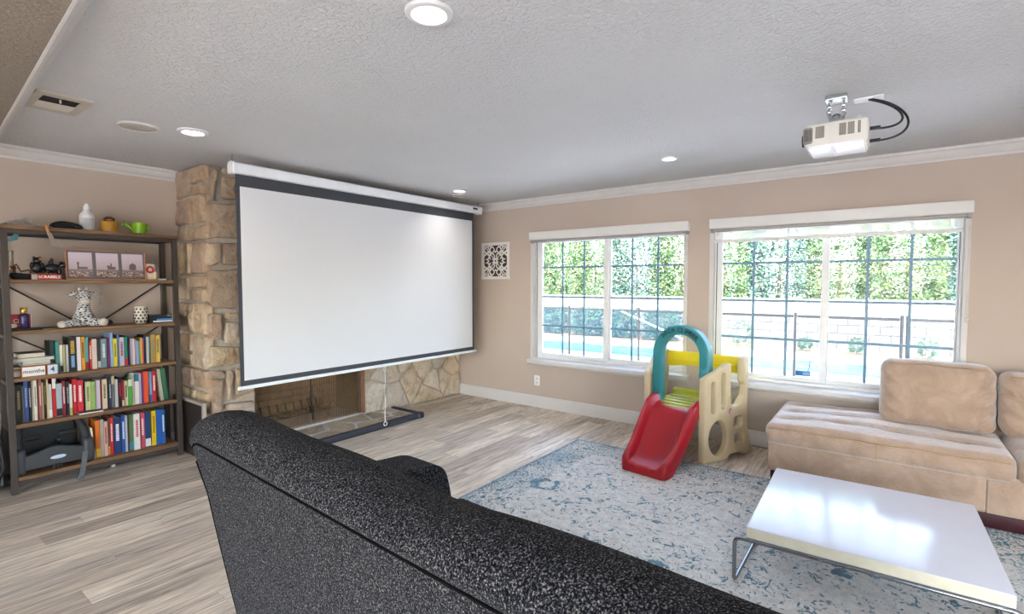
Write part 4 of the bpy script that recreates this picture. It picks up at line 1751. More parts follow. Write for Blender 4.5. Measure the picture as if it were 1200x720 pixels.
# ---- books, read shelf by shelf from the left: (u left, u right, v of the top, colour, colour name, extra)
COLN = {}
B3 = [  # third shelf
    (59, 64, 400, '#20352f', 'dark green', ''), (65, 69.5, 400.5, '#3f8f83', 'teal', ''), (70.3, 73.6, 404.5, '#d9d2c8', 'white and black', 'b:#1c1c1e'), (74, 76.6, 404.5, '#b3ad72', 'olive', ''),
    (77, 80.4, 404.5, '#cfc6c6', 'pale grey', ''), (81, 90, 395.5, '#191a20', 'thick black', 't:#c9a53a'), (90.3, 95.2, 395, '#dccfcf', 'pinkish white', ''), (95.5, 99.8, 395, '#d99a1f', 'amber', 's:#1b1b1b'),
    (100, 104, 395.5, '#5b9a95', 'sea green', 'b:#8e1a20'), (104.5, 108, 400, '#bf2229', 'red', 's:#e8dcd0'), (108.2, 114, 397.5, '#cdbcae', 'cream', ''), (114.3, 118.3, 397.5, '#3a3634', 'charcoal', 'b:#b8b2a8'),
    (118.6, 125.6, 397.5, '#6b828a', 'slate blue', 's:#c9d2d4'), (126, 129.4, 396, '#7a2b62', 'magenta', ''), (130, 133, 390.5, '#8fabcc', 'tall light blue', ''), (133.2, 137.8, 397, '#d8c91c', 'yellow', 's:#5b6a20'),
    (138, 140, 393, '#5b6fb0', 'slim blue', ''), (140.4, 146, 395.5, '#b9b3c2', 'lavender grey', 's:#8c3040'), (146.3, 150, 394.5, '#257a68', 'emerald', 'b:#c02a2a'), (150.8, 153, 397, '#3a2240', 'dark violet', ''),
    (153.4, 155.8, 397, '#a79fb0', 'lilac grey', ''), (156, 158.3, 397.5, '#d8d4c0', 'ivory', ''), (158.5, 160, 398, '#b98aa8', 'slim pink', ''), (160.2, 163.2, 400, '#7aa3cf', 'sky blue', ''),
    (163.5, 165.3, 400, '#9db03a', 'slim green', ''), (165.5, 166.8, 396, '#d7b84a', 'slim gold', ''), (167, 168.8, 397, '#c05a5f', 'slim coral', ''), (169, 172, 393, '#2c2b52', 'indigo', ''),
    (172.3, 175, 395, '#b9bdb6', 'silver grey', ''), (175.2, 177, 394, '#2a7d80', 'slim turquoise', ''), (177.2, 182.8, 392, '#b08a45', 'tan gold', 's:#7f8a80'), (183, 188, 393, '#d9bd5e', 'pale yellow', 's:#6a5a30')]
B2 = [
    (16, 23.4, 452, '#17140f', 'wide black', 's:#a08a5c'), (23.6, 25.6, 453, '#8c8d78', 'slim grey green', ''), (25.8, 31.2, 447, '#39508c', 'navy blue', 's:#8fa0cc'), (31.6, 34.6, 448, '#141518', 'black', 's:#d0d0cc'),
    (35, 37.4, 447, '#a39b8a', 'greige', ''), (37.6, 41.6, 446, '#d6cfbd', 'off-white', 's:#777064'), (42, 43.3, 448, '#5b1f1d', 'slim maroon', ''), (43.5, 47, 445, '#9a5a52', 'dusty red', 's:#d8c0b0'),
    (47.2, 49.2, 449, '#a8946c', 'khaki', ''), (49.5, 52.5, 445, '#3a2c20', 'dark brown', 's:#a09070'), (53, 54.8, 445, '#cbb98a', 'slim cream', ''), (55, 59, 451, '#b9b3ab', 'light grey', 'b:#dcd8d0'),
    (59.5, 63.8, 444, '#c11f24', 'red and white', 'u:#e0dcd4'), (64, 71, 450, '#9fb0b6', 'silver blue', 'b:#15161a'), (71.3, 75.2, 447, '#7a1a26', 'burgundy', 's:#d8c8c8'), (75.8, 79.8, 448, '#242a30', 'blackish blue', 's:#98a4a8'),
    (80, 83, 451, '#d5cfc6', 'white and lime', 'b:#9aa52c'), (83.4, 88.6, 445, '#b81920', 'scarlet', 's:#e8c8c0'), (89, 96, 446, '#c7283a', 'crimson', 's:#f0e4dc'), (96.4, 98.2, 449, '#16161a', 'slim black', ''),
    (98.5, 104.8, 448, '#b9bd8c', 'pale green', 's:#6a7050'), (105, 110.3, 448, '#93ad5c', 'light green', ''), (110.5, 116, 446, '#c9bccb', 'lavender white', ''), (116.2, 118, 447, '#7d1f26', 'slim dark red', ''),
    (118.2, 124.2, 445, '#cfc0a0', 'beige', 's:#70604a'), (124.5, 126.2, 445, '#1c1b1e', 'slim charcoal', ''), (126.4, 129, 445, '#2a3550', 'midnight blue', 's:#c8ccd4'), (129.2, 133, 441, '#62686a', 'grey and tan', 'u:#c0ad86'),
    (133.2, 137, 445, '#b7b3b6', 'ash grey', ''), (137.5, 141.3, 444, '#141416', 'black and red', 's:#c02a35'), (141.5, 144, 446, '#8a2030', 'dark red', 'b:#d8c8a8'), (144.2, 149, 447, '#cdbd9c', 'sand', 's:#50483c'),
    (149.2, 154, 445, '#4c9a44', 'green and white', 'u:#d8d6c8'), (154.2, 156, 443, '#d9d0c4', 'slim white', ''), (156.2, 161.8, 438, '#d9d4c8', 'white and teal', 'u:#2a6a7a'), (162, 164.6, 438, '#a9a2c0', 'pale violet', ''),
    (164.8, 166.4, 440, '#5a3a7a', 'slim purple', ''), (166.6, 173, 436, '#d6502e', 'orange red', ''), (173.3, 177, 436, '#6f9bc0', 'blue', 'b:#2a5a8c'), (177.3, 182, 435, '#b52026', 'red with white patch', 's:#e8e0d8'),
    (182.6, 186.6, 433, '#a5a08c', 'stone grey', 'lean'), (187, 192, 432, '#2f6a4c', 'forest green', 'lean')]
B1 = [
    (106, 108.2, 502, '#cfc4ac', 'slim cream', 'tilt'), (108.5, 113.8, 491, '#cf6a1e', 'orange', 'b:#d8b030'), (114, 118.3, 491.5, '#a39b8a', 'greige', ''), (118.6, 123, 495, '#c79a90', 'dusty pink', 's:#7a2a2a'),
    (123.3, 125.4, 491, '#5f4632', 'brown', 'b:#c8a040'), (125.6, 129.8, 490, '#b3201f', 'red', 's:#e0c8b8'), (130.2, 138.8, 491, '#1d3566', 'wide navy', 's:#e4e4e8'), (139.2, 144, 487, '#23488c', 'royal blue', 's:#c8d4e8'),
    (144.2, 146.6, 486, '#a9adb8', 'pale grey', ''), (147, 148.4, 487, '#4a3426', 'slim brown', ''), (148.6, 154, 484, '#4f6b45', 'moss green', 'b:#3a7f8f'), (154.4, 161.4, 483, '#d6d2cc', 'wide white', 's:#b8283a'),
    (162, 167, 482, '#c24a5c', 'rose', 's:#ecd8d8'), (167.4, 174, 482, '#24406c', 'navy and white', 'b:#dcdcdc'), (175, 180.4, 480, '#ddbb12', 'bright yellow', 's:#8a6a10'), (181, 186.8, 479, '#1d56a8', 'cobalt blue', ''),
    (187, 191, 479, '#2a5ea0', 'blue with white title', 's:#e8ecf0')]
_bm = {}


def bmat(h):
    if h not in _bm:
        _bm[h] = mat('book ' + h, h, .5, var=.06, vscale=40)
    return _bm[h]


MPAGE = mat('page edges', '#cfc7b4', .9, var=.1, vscale=200)
rg = random.Random(11)


def book(u0, u1, vt, col, cname, ex, zs, shelf, label, grp):
    yf = BY0 + .060 + rg.uniform(0, .02)
    x0, x1 = on_y(u0, 420, yf).x, on_y(u1, 420, yf).x
    w = max(.008, x1 - x0 - .0012)
    h = max(.10, min(on_y((u0 + u1) / 2, vt, yf).z - zs, .29))
    d = min(.165, BY1 - .05 - yf) - rg.uniform(0, .02)
    root = thing('book', label, 'book', (x0 + w / 2, yf, zs + .0005), group=grp)
    if 'tilt' in ex:
        root.rotation_euler = (0, R(-4), 0)
        root.location.z += .5 * w * math.sin(R(4)) + .0005
    if 'lean' in ex:
        root.rotation_euler = (0, R(-5.5), 0)
        root.location.x += h * math.sin(R(5.5)) + .002
        root.location.z += .5 * w * math.sin(R(5.5)) + .0005
    t = .0028 if w > .014 else .0016
    c = MB()
    b = w / 2
    c.box(-b, b, 0, t, 0, h).box(-b, -b + t, t, d, 0, h).box(b - t, b, t, d, 0, h)
    c.build('cover', bmat(col), root)
    MB().box(-b + t, b - t, t, d - .004, .003, h - .004).build('pages', MPAGE, root)
    for tok in ex.split():
        if ':' not in tok:
            continue
        k, cc = tok.split(':')
        lo, hi, wd = {'b': (.02, .24, 1.0), 'u': (.74, .99, 1.0), 's': (.36, .84, .42), 't': (.52, .90, .5)}[k]
        if k in 'bu':
            MB().box(-b, b, -.0006, 0, h * lo, h * hi).build('spine_band', bmat(cc), root)
        else:
            # title set as a column of short strokes, too small to read in the photo
            s = MB()
            zz = h * lo
            while zz < h * hi:
                k2 = rg.uniform(.006, .013)
                s.box(-b * wd, b * wd, -.0007, 0, zz, min(zz + k2, h * hi))
                zz += k2 + .003
            s.build('spine_title', bmat(cc), root)
            if k == 't':
                MB().box(-b * .45, b * .45, -.0007, 0, h * .12, h * .46).build('spine_picture', bmat('#6f9ac4'), root)
    return root


for rows, k in ((B3, 2), (B2, 1), (B1, 0)):
    zs, nm = SZ[k][0], ('bottom', 'second lowest', 'third lowest')[k]
    for i, (u0, u1, vt, col, cname, ex) in enumerate(rows):
        if i == 0:
            rel = 'leftmost upright, before the %s one' % rows[1][4]
        elif i == len(rows) - 1:
            rel = 'rightmost, after the %s one' % rows[i - 1][4]
        else:
            rel = 'between %s and %s' % (rows[i - 1][4], rows[i + 1][4])
        book(u0, u1, vt, col, cname, ex, zs, nm, '%s book on %s shelf %s' % (cname, nm, rel), 'upright books on the %s shelf' % nm)


# ---- stack lying at the left of the third shelf
def flat_book(u0, u1, z0, h, col, label, yoff=.05, d=.15, page=None):
    y = BY0 + yoff
    x0, x1 = on_y(u0, 430, y).x, on_y(u1, 430, y).x
    r = thing('flat_book', label, 'book', ((x0 + x1) / 2, y, z0), group='books lying in a stack on the third lowest shelf')
    hw_ = (x1 - x0) / 2
    t = .003
    MB().box(-hw_, hw_, 0, d, 0, t).box(-hw_, hw_, 0, d, h - t, h).box(-hw_, hw_, d - t, d, t, h - t).build('cover', bmat(col), r)
    MB().box(-hw_ + .004, hw_ - .004, .003, d - t, t, h - t).build('pages', bmat(page) if page else MPAGE, r)


z3 = SZ[2][0] + .0005
st = [(13.5, 27, .016, '#d0ccc4', 'thin white book at the bottom of the lying stack', .09), (13, 26.5, .018, '#c9c6c0', 'second lowest white book of the lying stack', .085),
      (14, 60, .012, '#c02a38', 'red covered book of the lying stack showing behind the month blocks', .075), (15, 58, .020, '#1e1f22', 'black book in the middle of the lying stack', .08),
      (26, 60, .014, '#8f9698', 'slim grey book under the thick grey paged one in the lying stack', .055), (26, 60, .022, '#a9b0b2', 'thick grey paged book in the lying stack under the wide blue one', .055),
      (14, 64.5, .020, '#b6c2c8', 'wide pale blue book overhanging near the top of the lying stack', .045), (20.5, 54, .034, '#3c3027', 'thick brown book with cream pages on top of the lying stack', .05)]
zz = z3
for (u0, u1, h, col, lab, yo) in st:
    flat_book(u0, u1, zz, h, col, lab, yo)
    zz += h + .0008
MBW = mat('white painted block', '#e3ded8', .6, var=.03)
MCOP = mat('copper edge', '#a9683c', .5)
for (u0, u1, s, lab, sz) in ((25, 54, 'months', 'white wooden block reading months on the third lowest shelf', .035), (55, 68.5, '4', 'white wooden number block reading 4 beside the months block', .05)):
    y = BY0 + .012
    x0, x1 = on_y(u0, 436, y).x, on_y(u1, 436, y).x
    r = thing('month_block', lab, 'block', ((x0 + x1) / 2, y, z3), group='baby month blocks')
    hw_ = (x1 - x0) / 2 - .001
    MB().box(-hw_, hw_, .0, .042, 0, .074).build('block', MCOP, r, bevel=.002)
    MB().box(-hw_ + .004, hw_ - .004, -.001, .0005, .005, .069).build('face', MBW if s != '4' else mat('pale blue face', '#c3cfe0', .6), r)
    tm = text_mesh(s, sz, .0004, 1.05, .0006)
    M4 = Matrix(((1, 0, 0, 0), (0, 0, -1, -.0015), (0, 1, 0, .037), (0, 0, 0, 1)))
    MB().mesh(tm, M4).build('lettering', mat('navy ink', '#27304a', .6), r)
# notebook lying at the front of the second shelf
y = BY0 - .004
x0, x1 = on_y(93, 487, y).x, on_y(121.5, 487, y).x
nb = thing('notebook', 'black notebook lying on the second lowest shelf edge', 'notebook', ((x0 + x1) / 2, y, SZ[1][0] + .0005))
hw_ = (x1 - x0) / 2
MB().box(-hw_, hw_, 0, .06, 0, .003).box(-hw_, hw_, 0, .06, .012, .015).build('cover', mat('black cover', '#2a2628', .5), nb)
MB().box(-hw_ + .002, hw_ - .002, .001, .058, .003, .012).build('pages', mat('white pages', '#d9d6d4', .8), nb)


# ---------------------------------------------------------------- things on the shelves
def at(u, y, z):
    return (on_y(u, 340, y).x, y, z + .0005)


z5, z4, zt_ = SZ[4][0], SZ[3][0], SZ[5][0]
# framed city triptych
yf = BY0 + .05
xa, xb = on_y(78, 310, yf).x, on_y(172, 310, yf).x
hf = on_y(80, 291.5, yf).z - z5
tf = thing('framed_photos', 'copper framed triptych of a hazy city skyline on the fifth shelf', 'picture', ((xa + xb) / 2, yf + .02, z5 + .0005))
tf.rotation_euler = (R(-6), 0, 0)
hw_ = (xb - xa) / 2
f = MB()
f.box(-hw_, hw_, -.008, .01, 0, .007).box(-hw_, hw_, -.008, .01, hf - .007, hf).box(-hw_, -hw_ + .007, -.008, .01, .007, hf - .007).box(hw_ - .007, hw_, -.008, .01, .007, hf - .007)
f.build('frame', mat('copper frame', '#c98a68', .35, .4), tf, bevel=.001)
MB().box(-hw_ + .006, hw_ - .006, 0, .004, .006, hf - .006).build('mount', mat('grey mount board', '#6b6666', .8), tf)
MB().box(-hw_ + .006, hw_ - .006, .005, .009, .006, hf - .006).build('backing', MBLK, tf)


def photo_mat(seed):
    t = NT('city photo %d' % seed)
    v = t.coord('Object')
    sx = t.n('SeparateXYZ')
    t.l(v, sx.inputs[0])
    z = sx.outputs['Z']
    skyc = t.ramp(t.math('DIVIDE', z, .17), [(.35, lin('#b9a3a0')), (1, lin('#cdc0cc'))])
    vo = t.n('TexVoronoi')
    vo.inputs['Scale'].default_value = 95
    mp = t.n('Mapping')
    mp.inputs['Location'].default_value = (seed * 3.1, 0, 0)
    mp.inputs['Scale'].default_value = (1, .01, 1.6)
    t.l(v, mp.inputs['Vector'])
    t.l(mp.outputs[0], vo.inputs['Vector'])
    city = t.ramp(vo.outputs['Color'], [(.15, lin('#4d4545')), (.5, lin('#8d7570')), (.85, lin('#cdb9a8'))])
    nz = t.math('MULTIPLY', t.noise(mp.outputs[0], 40, 2), .02)
    f_ = t.math('GREATER_THAN', t.math('ADD', z, nz), .088)
    hill = t.math('GREATER_THAN', t.math('ADD', z, nz), .072)
    c = t.mix(hill, city, lin('#837878'))
    c = t.mix(f_, c, skyc)
    t.set(c, .35, spec=.4)
    return t.m


pw_ = (hw_ * 2 - .012) / 3
for k in range(3):
    cx_ = -hw_ + .006 + pw_ * (k + .5)
    a, b2 = cx_ - pw_ * .43, cx_ + pw_ * .43
    ph = MB().box(a, b2, -.001, 0, .022, hf - .022).build('photo', photo_mat(k + 1), tf)
    s = MB()
    if k == 0:
        s.box(cx_ - .02, cx_ - .010, -.0013, -.001, .08, .135).box(cx_ - .022, cx_ - .008, -.0013, -.001, .118, .128).box(cx_ - .01, cx_ + .04, -.0013, -.001, .08, .097)
    elif k == 1:
        s.box(cx_ + .018, cx_ + .027, -.0013, -.001, .08, .128).box(cx_ + .0, cx_ + .05, -.0013, -.001, .08, .102)
        s.prism([(cx_ + .005 + .012 * math.cos(PI * q / 8), .10 + .012 * math.sin(PI * q / 8)) for q in range(9)], 'y', -.0013, -.001)
    else:
        s.box(cx_ - .024, cx_ + .022, -.0013, -.001, .08, .106)
        s.prism([(cx_ + .024 * math.cos(PI * q / 10), .105 + .026 * math.sin(PI * q / 10)) for q in range(11)], 'y', -.0013, -.001)
        s.box(cx_ - .002, cx_ + .002, -.0013, -.001, .128, .138)
    s.build('skyline', mat('hazy building print', '#6e5c5a', .5), ph)

# red game box with two bear figurines
xa, xb = on_y(37, 323, BY0 + .03).x, on_y(72, 323, BY0 + .03).x
gb = thing('game_box', 'flat red game box with white lettering under the bear figurines', 'game box', ((xa + xb) / 2, BY0 + .03, z5 + .0005))
hw_ = (xb - xa) / 2
MB().box(-hw_, hw_, 0, .20, 0, .036).build('box', mat('red game card', '#b3222d', .45), gb, bevel=.001)
MB().mesh(text_mesh('SCRABBLE', .026, .0003, 1.0, .0005), Matrix(((1, 0, 0, .015), (0, 0, -1, -.0006), (0, 1, 0, .018), (0, 0, 0, 1)))).build('lettering', mat('white print', '#ece6e2', .5), gb)
MB().box(-hw_ + .0, -hw_ + .03, -.0006, 0, .0, .036).build('corner_print', mat('grey print', '#a8a4a0', .5), gb)
MBEAR = mat('glossy black bear paint', '#15171c', .35, var=.2)
MHON = mat('honey muzzle paint', '#c98a35', .4)


def bear(u, pose, label):
    p = at(u, BY0 + .10, z5 + .036)
    r = thing('bear_figurine', label, 'figurine', p, group='black bear figurines')
    b = MB()
    if pose == 'sit':
        b.ell((0, 0, .045), (.034, .030, .045), 14, 10).ell((.004, -.004, .098), (.024, .024, .024), 14, 10)
        b.ell((-.026, -.02, .018), (.016, .024, .016)).ell((.026, -.02, .018), (.016, .024, .016))
        b.ell((-.028, -.012, .062), (.011, .018, .024)).ell((.028, -.012, .062), (.011, .018, .024))
        b.ell((-.012, 0, .120), (.008, .006, .009), 8, 6).ell((.020, 0, .118), (.008, .006, .009), 8, 6)
        b.build('body', MBEAR, r, smooth=70)
        MB().ell((.018, -.018, .108), (.011, .011, .010), 10, 7).build('muzzle', MHON, r, smooth=70)
        MB().rbox(-.04, .055, -.04, .03, 0, .010, .004, 2).build('base', mat('wood base', '#8f5a2c', .5), r, smooth=40)
    else:
        b.ell((-.01, 0, .045), (.05, .028, .034), 14, 10).ell((.046, -.005, .068), (.024, .020, .022), 14, 10, Matrix.Rotation(R(-25), 3, 'Y'))
        b.ell((-.018, -.004, .085), (.016, .015, .020), 12, 8).ell((-.012, -.006, .108), (.012, .012, .012), 10, 7)
        for (x, y) in ((-.04, -.015), (-.035, .015), (.025, -.015), (.028, .015)):
            b.ell((x, y, .022), (.012, .012, .023), 10, 7)
        b.ell((.038, -.012, .09), (.007, .005, .008), 8, 6).ell((.038, .010, .09), (.007, .005, .008), 8, 6)
        b.build('body', MBEAR, r, smooth=70)
        MB().ell((.068, -.008, .074), (.015, .011, .010), 10, 7).ell((-.006, -.014, .112), (.006, .006, .005), 8, 6).build('muzzle', MHON, r, smooth=70)


bear(44, 'sit', 'small black bear figurine sitting upright on the red game box')
bear(64.5, 'walk', 'small black bear figurine walking with a cub on the red game box')
# left corner of that shelf: tall vase with a teal paper fan, black pouch
p = at(14.5, BY0 + .13, z5)
vz = thing('flower_vase', 'tall glass bud vase with a teal paper flower at the left post', 'vase', p)
MB().lathe([(.026, 0), (.030, .006), (.028, .04), (.014, .10), (.012, .17), (.016, .20)], 16).build('vase', mat('smoky glass vase', '#8e8272', .2), vz, smooth=60)
MB().lathe([(.0175, .0), (.026, .02), (.020, .034)], 14, (0, 0, .06)).build('amber_band', mat('amber glass', '#9a5c24', .25), vz, smooth=60)
MB().tube([(0, 0, .19), (.002, 0, .24), (.008, 0, .27)], .003, 6).build('stem', mat('pale stem', '#b9b49a', .6), vz)
MB().prism([(-.03, .255), (.035, .275), (.045, .31), (.03, .345), (.012, .30)], 'y', -.008, .008).build('paper_flower', mat('teal paper', '#5f9aa0', .7), vz, bevel=.003)
p = at(24, BY0 + .10, z5)
pc = thing('fabric_pouch', 'slumped black fabric pouch with a brown strap beside the vase', 'pouch', p)
MB().rbox(-.055, .065, -.06, .06, 0, .052, .025, 4, m=4, disp=lambda x, y, z: (x, y, z * (1 - .35 * (x + .055) / .12) + .006 * noise.noise(Vector((x * 30, y * 30, z * 30))))).build('bag', mat('black cloth', '#121214', .9), pc, smooth=60)
MB().tube([(-.035, -.03, .045), (-.04, -.03, .085), (-.02, -.03, .105), (-.01, -.03, .08), (.0, -.035, .055), (.04, -.04, .066), (.07, -.045, .04)], .006, 6).build('strap', mat('brown leather', '#6a3f22', .6), pc, smooth=60)
# right end: red wreath figure and a white clip
p = at(176.5, BY0 + .09, z5)
wr = thing('wreath_figurine', 'small white figurine holding a red wreath at the right of the framed triptych', 'figurine', p)
MB().rbox(-.028, .030, -.02, .02, 0, .13, .008, 3).build('body', mat('spotted white ceramic', '#c9c2b6', .4, var=.35, vscale=60), wr, smooth=50)
MB().tube([(-.006 + .022 * math.cos(a * PI / 8), -.024, .085 + .022 * math.sin(a * PI / 8)) for a in range(16)], .008, 8, closed=True).build('wreath', mat('red wreath', '#b82228', .6), wr, smooth=60)
MB().ell((.028, -.022, .035), (.016, .014, .034), 12, 8).build('snow_figure', mat('cream ceramic', '#d9c9a4', .5), wr, smooth=60)
MB().rbox(-.03, .045, -.035, .025, 0, .012, .004, 2).build('base', mat('pale wood', '#c79a68', .6), wr, smooth=40)
p = at(190.5, BY0 + .05, z5)
cl_ = thing('white_clip', 'small white plastic clip lying at the right end of the fifth shelf', 'clip', p)
MB().rbox(-.028, .028, -.012, .012, 0, .012, .005, 3).build('body', mat('white clip', '#d2dce0', .4), cl_, smooth=50)
MB().rbox(.0, .055, .014, .035, 0, .008, .003, 2).build('key', MBLK, cl_, smooth=50)

# fourth shelf: purple bottle, red box, plush zebra, vase, drive box
p = at(26.5, BY0 + .07, z4)
pb = thing('perfume_bottle', 'purple glass mist bottle with a gold cap on the fourth shelf', 'bottle', p)
MB().lathe([(.024, 0), (.027, .004), (.027, .100), (.022, .113), (.012, .118)], 20).build('bottle', mat('purple glass', '#3a2a5c', .15, var=.25, vscale=10), pb, smooth=50)
MB().lathe([(.018, .118), (.019, .121), (.019, .155), (.017, .158)], 20).build('cap', mat('gold cap', '#c79a4c', .25, .8), pb, smooth=50)
p = at(21.5, BY0 + .11, z4)
rb = thing('red_box', 'red card box with a white round print behind the purple bottle', 'box', p)
MB().box(-.062, .062, 0, .05, 0, .108).build('box', mat('red card', '#a61d24', .5), rb, bevel=.001)
MB().box(.056, .0622, -.0006, 0, .0, .108).build('side_print', mat('cream print', '#d8ccb8', .5), rb)
c = MB()
c.tube([(-.018 + .013 * math.cos(a * PI / 8), -.001, .063 + .012 * math.sin(a * PI / 8)) for a in range(16)], .003, 6, closed=True)
c.ell((-.035, -.001, .03), (.022, .0015, .015), 12, 6)
c.build('emblem', mat('cream print', '#d8ccb8'), rb)
p = at(30, BY0 + .035, z4)
tr = thing('sunglasses_case', 'flat black glasses case lying in front of the purple bottle', 'case', p)
MB().rbox(-.085, .075, -.02, .02, 0, .016, .008, 3, m=2).build('case', mat('black case', '#18171a', .5), tr, smooth=50)
MB().rbox(.08, .145, -.012, .006, 0, .004, .002, 1).build('strap', mat('grey strap', '#8f8c86', .7), tr, smooth=50)


def m_zebra():
    t = NT('grey and white patterned plush')
    v = t.coord('Object')
    vo = t.n('TexVoronoi')
    vo.feature = 'DISTANCE_TO_EDGE'
    vo.inputs['Scale'].default_value = 44
    mp = t.n('Mapping')
    mp.inputs['Scale'].default_value = (1, 1, 1.8)
    t.l(v, mp.inputs['Vector'])
    t.l(mp.outputs[0], vo.inputs['Vector'])
    t.set(t.ramp(vo.outputs['Distance'], [(.05, lin('#d6d4d0')), (.12, lin('#c5c4c2')), (.2, lin('#343a44'))]), .95, spec=.1)
    t.bump(t.noise(v, 300, 2), .6, .004)
    return t.m


MZ = m_zebra()
MZW = mat('cream plush', '#cfc8bd', .95, var=.08, bump=.5, bscale=300)
p = at(97, BY0 + .13, z4)
zb = thing('plush_zebra', 'seated grey and white patterned plush zebra on the fourth shelf', 'plush toy', p)
b = MB()
b.lathe([(.02, .0), (.062, .008), (.074, .04), (.066, .075), (.048, .11), (.040, .14), (.040, .165), (.030, .18)], 22)
b.build('body', MZ, zb, smooth=70)
hd = MB().ell((0, -.012, .225), (.046, .046, .055), 18, 12).build('head', MZ, zb, smooth=70)
MB().ell((0, -.046, .190), (.034, .024, .024), 16, 10).build('muzzle', MZW, hd, smooth=70)
for s in (-1, 1):
    MB().ell((s * .066, -.004, .245), (.034, .010, .014), 12, 8, Matrix.Rotation(R(s * 22), 3, 'Y')).build('ear', MZ, hd, smooth=70)
    MB().ell((s * .066, -.011, .243), (.022, .006, .008), 10, 6, Matrix.Rotation(R(s * 22), 3, 'Y')).build('inner_ear', MZW, hd, smooth=70)
    MB().ell((s * .020, -.01, .282), (.013, .012, .014), 10, 7).build('horn', MZW, hd, smooth=70)
    MB().ell((s * .020, -.052, .222), (.005, .004, .005), 8, 6).build('eye', MBLK, hd, smooth=70)
leg = MB().tube([(-.03, -.04, .030), (-.08, -.075, .028), (-.135, -.10, .028)], [.030, .027, .026], 12).build('leg', MZ, zb, smooth=70)
MB().ell((-.150, -.105, .028), (.027, .027, .027), 12, 8).build('hoof', MZW, leg, smooth=70)
leg = MB().tube([(.035, -.04, .030), (.065, -.075, .030), (.085, -.10, .030)], [.032, .029, .028], 12).build('leg', MZ, zb, smooth=70)
MB().ell((.092, -.112, .031), (.030, .028, .030), 12, 8).build('hoof', MZW, leg, smooth=70)
MB().tube([(.06, .02, .02), (.11, -.005, .016), (.15, -.02, .02), (.165, -.02, .03)], [.010, .009, .014, .02], 8).build('tail', mat('dark tail plush', '#2a2d33', .95), zb, smooth=70)
# twisted ribbon hanging behind the zebra
p = at(117.5, BY0 + .20, z4)
rb_ = thing('hanging_ribbon', 'pale twisted ribbon hanging from the shelf above, right of the plush zebra', 'ribbon', p)
c = MB()
rings = []
for k in range(25):
    z = .30 - k * .0115
    a = k * .45
    w = .010
    q = Vector((.006 * math.sin(k * .5), 0, z))
    d = Vector((math.cos(a), math.sin(a), 0))
    n_ = Vector((-math.sin(a), math.cos(a), 0)) * .0008
    rings.append([q - d * w - n_, q + d * w - n_, q + d * w + n_, q - d * w + n_])
c.rings(rings).build('ribbon', mat('pale satin', '#b9b0a4', .4), rb_, smooth=60)
p = at(164, BY0 + .10, z4)
cv = thing('lantern_vase', 'white ceramic vase with a pattern of dark cut-out crosses on the fourth shelf', 'vase', p)
vp = [(.030, 0), (.040, .012), (.046, .05), (.047, .09), (.042, .128), (.036, .140)]
MB().lathe(vp, 24).build('vase', mat('cream ceramic glaze', '#cfc8ba', .3, var=.04), cv, smooth=60)
c = MB()
for row in range(5):
    z = .020 + row * .0245
    rr = .0405 + .0065 * math.sin(PI * min(1, z / .135))
    for k in range(10):
        a = 2 * PI * (k + .5 * (row % 2)) / 10
        ca, sa = math.cos(a), math.sin(a)
        for (da, dz) in ((.0042, 0), (-.0042, 0), (0, .0042), (0, -.0042)):
            c.ell((ca * rr - sa * da, sa * rr + ca * da, z + dz), (.0042, .0042, .0042), 6, 5)
c.build('cutouts', mat('dark cutout', '#3a352f', .8), cv, smooth=60)
p = at(187.5, BY0 + .06, z4)
db = thing('drive_box', 'black and blue cardboard box at the right end of the fourth shelf', 'box', p)
MB().box(-.078, .078, 0, .12, 0, .068).build('box', mat('black card', '#1d2024', .45), db, bevel=.001)
MB().box(-.03, .0785, -.0006, 0, .006, .034).build('blue_print', mat('blue print', '#4f8fd0', .45), db)
MB().box(-.055, .078, -.0009, -.0006, .008, .018).build('white_print', mat('white print', '#ece6e2'), db)
MB().box(.045, .072, -.0009, -.0002, .054, .059).build('logo_print', mat('white print', '#ece6e2'), db)

# top of the bookcase
p = at(105, BY0 + .10, zt_)
wb = thing('white_bottle', 'white spray refill bottle with round cap on top of the bookcase', 'bottle', p)
MB().lathe([(.040, 0), (.046, .006), (.046, .110), (.040, .128), (.022, .146), (.017, .160)], 24).build('bottle', mat('white bottle plastic', '#dedede', .4, var=.02), wb, smooth=50)
MB().lathe([(.021, .160), (.021, .186), (.012, .190), (.012, .200), (.014, .204)], 20).build('cap', mat('white cap', '#e8e8e8', .35), wb, smooth=40)
lb = MB()
lb.grid(lambda s, t: (.0468 * math.cos(-PI * .5 - .9 + 1.8 * s), .0468 * math.sin(-PI * .5 - .9 + 1.8 * s), .02 + .075 * t), 10, 1)
l_ = lb.build('label', mat('grey label', '#c3c4c8', .5), wb, smooth=60)
c = MB()
for k in range(6):
    z = .03 + k * .010
    c.grid(lambda s, t: (.0472 * math.cos(-PI * .5 - .6 + (1.0 + .2 * (k % 2)) * s), .0472 * math.sin(-PI * .5 - .6 + (1.0 + .2 * (k % 2)) * s), z + .003 * t), 8, 1)
c.build('label_print', mat('grey print', '#8f9096', .5), l_)
p = at(131, BY0 + .09, zt_)
yc = thing('yellow_canister', 'mustard yellow canister with a shiny coloured knob on top of the bookcase', 'canister', p)
MB().lathe([(.052, 0), (.053, .003), (.053, .078), (.050, .082)], 28).build('canister', mat('mustard plastic', '#b5852a', .4, var=.04), yc, smooth=40)
MB().lathe([(.030, .082), (.036, .092), (.033, .108), (.020, .118), (.002, .122)], 20).build('knob', mat('red and green foil', '#5f3a2a', .2, .4, var=.9, vscale=40), yc, smooth=60)
p = at(166, BY0 + .07, zt_)
wc = thing('watering_can', 'small lime green watering can on top of the bookcase', 'watering can', p)
ML = mat('lime enamel', '#7fae1f', .35, var=.06)
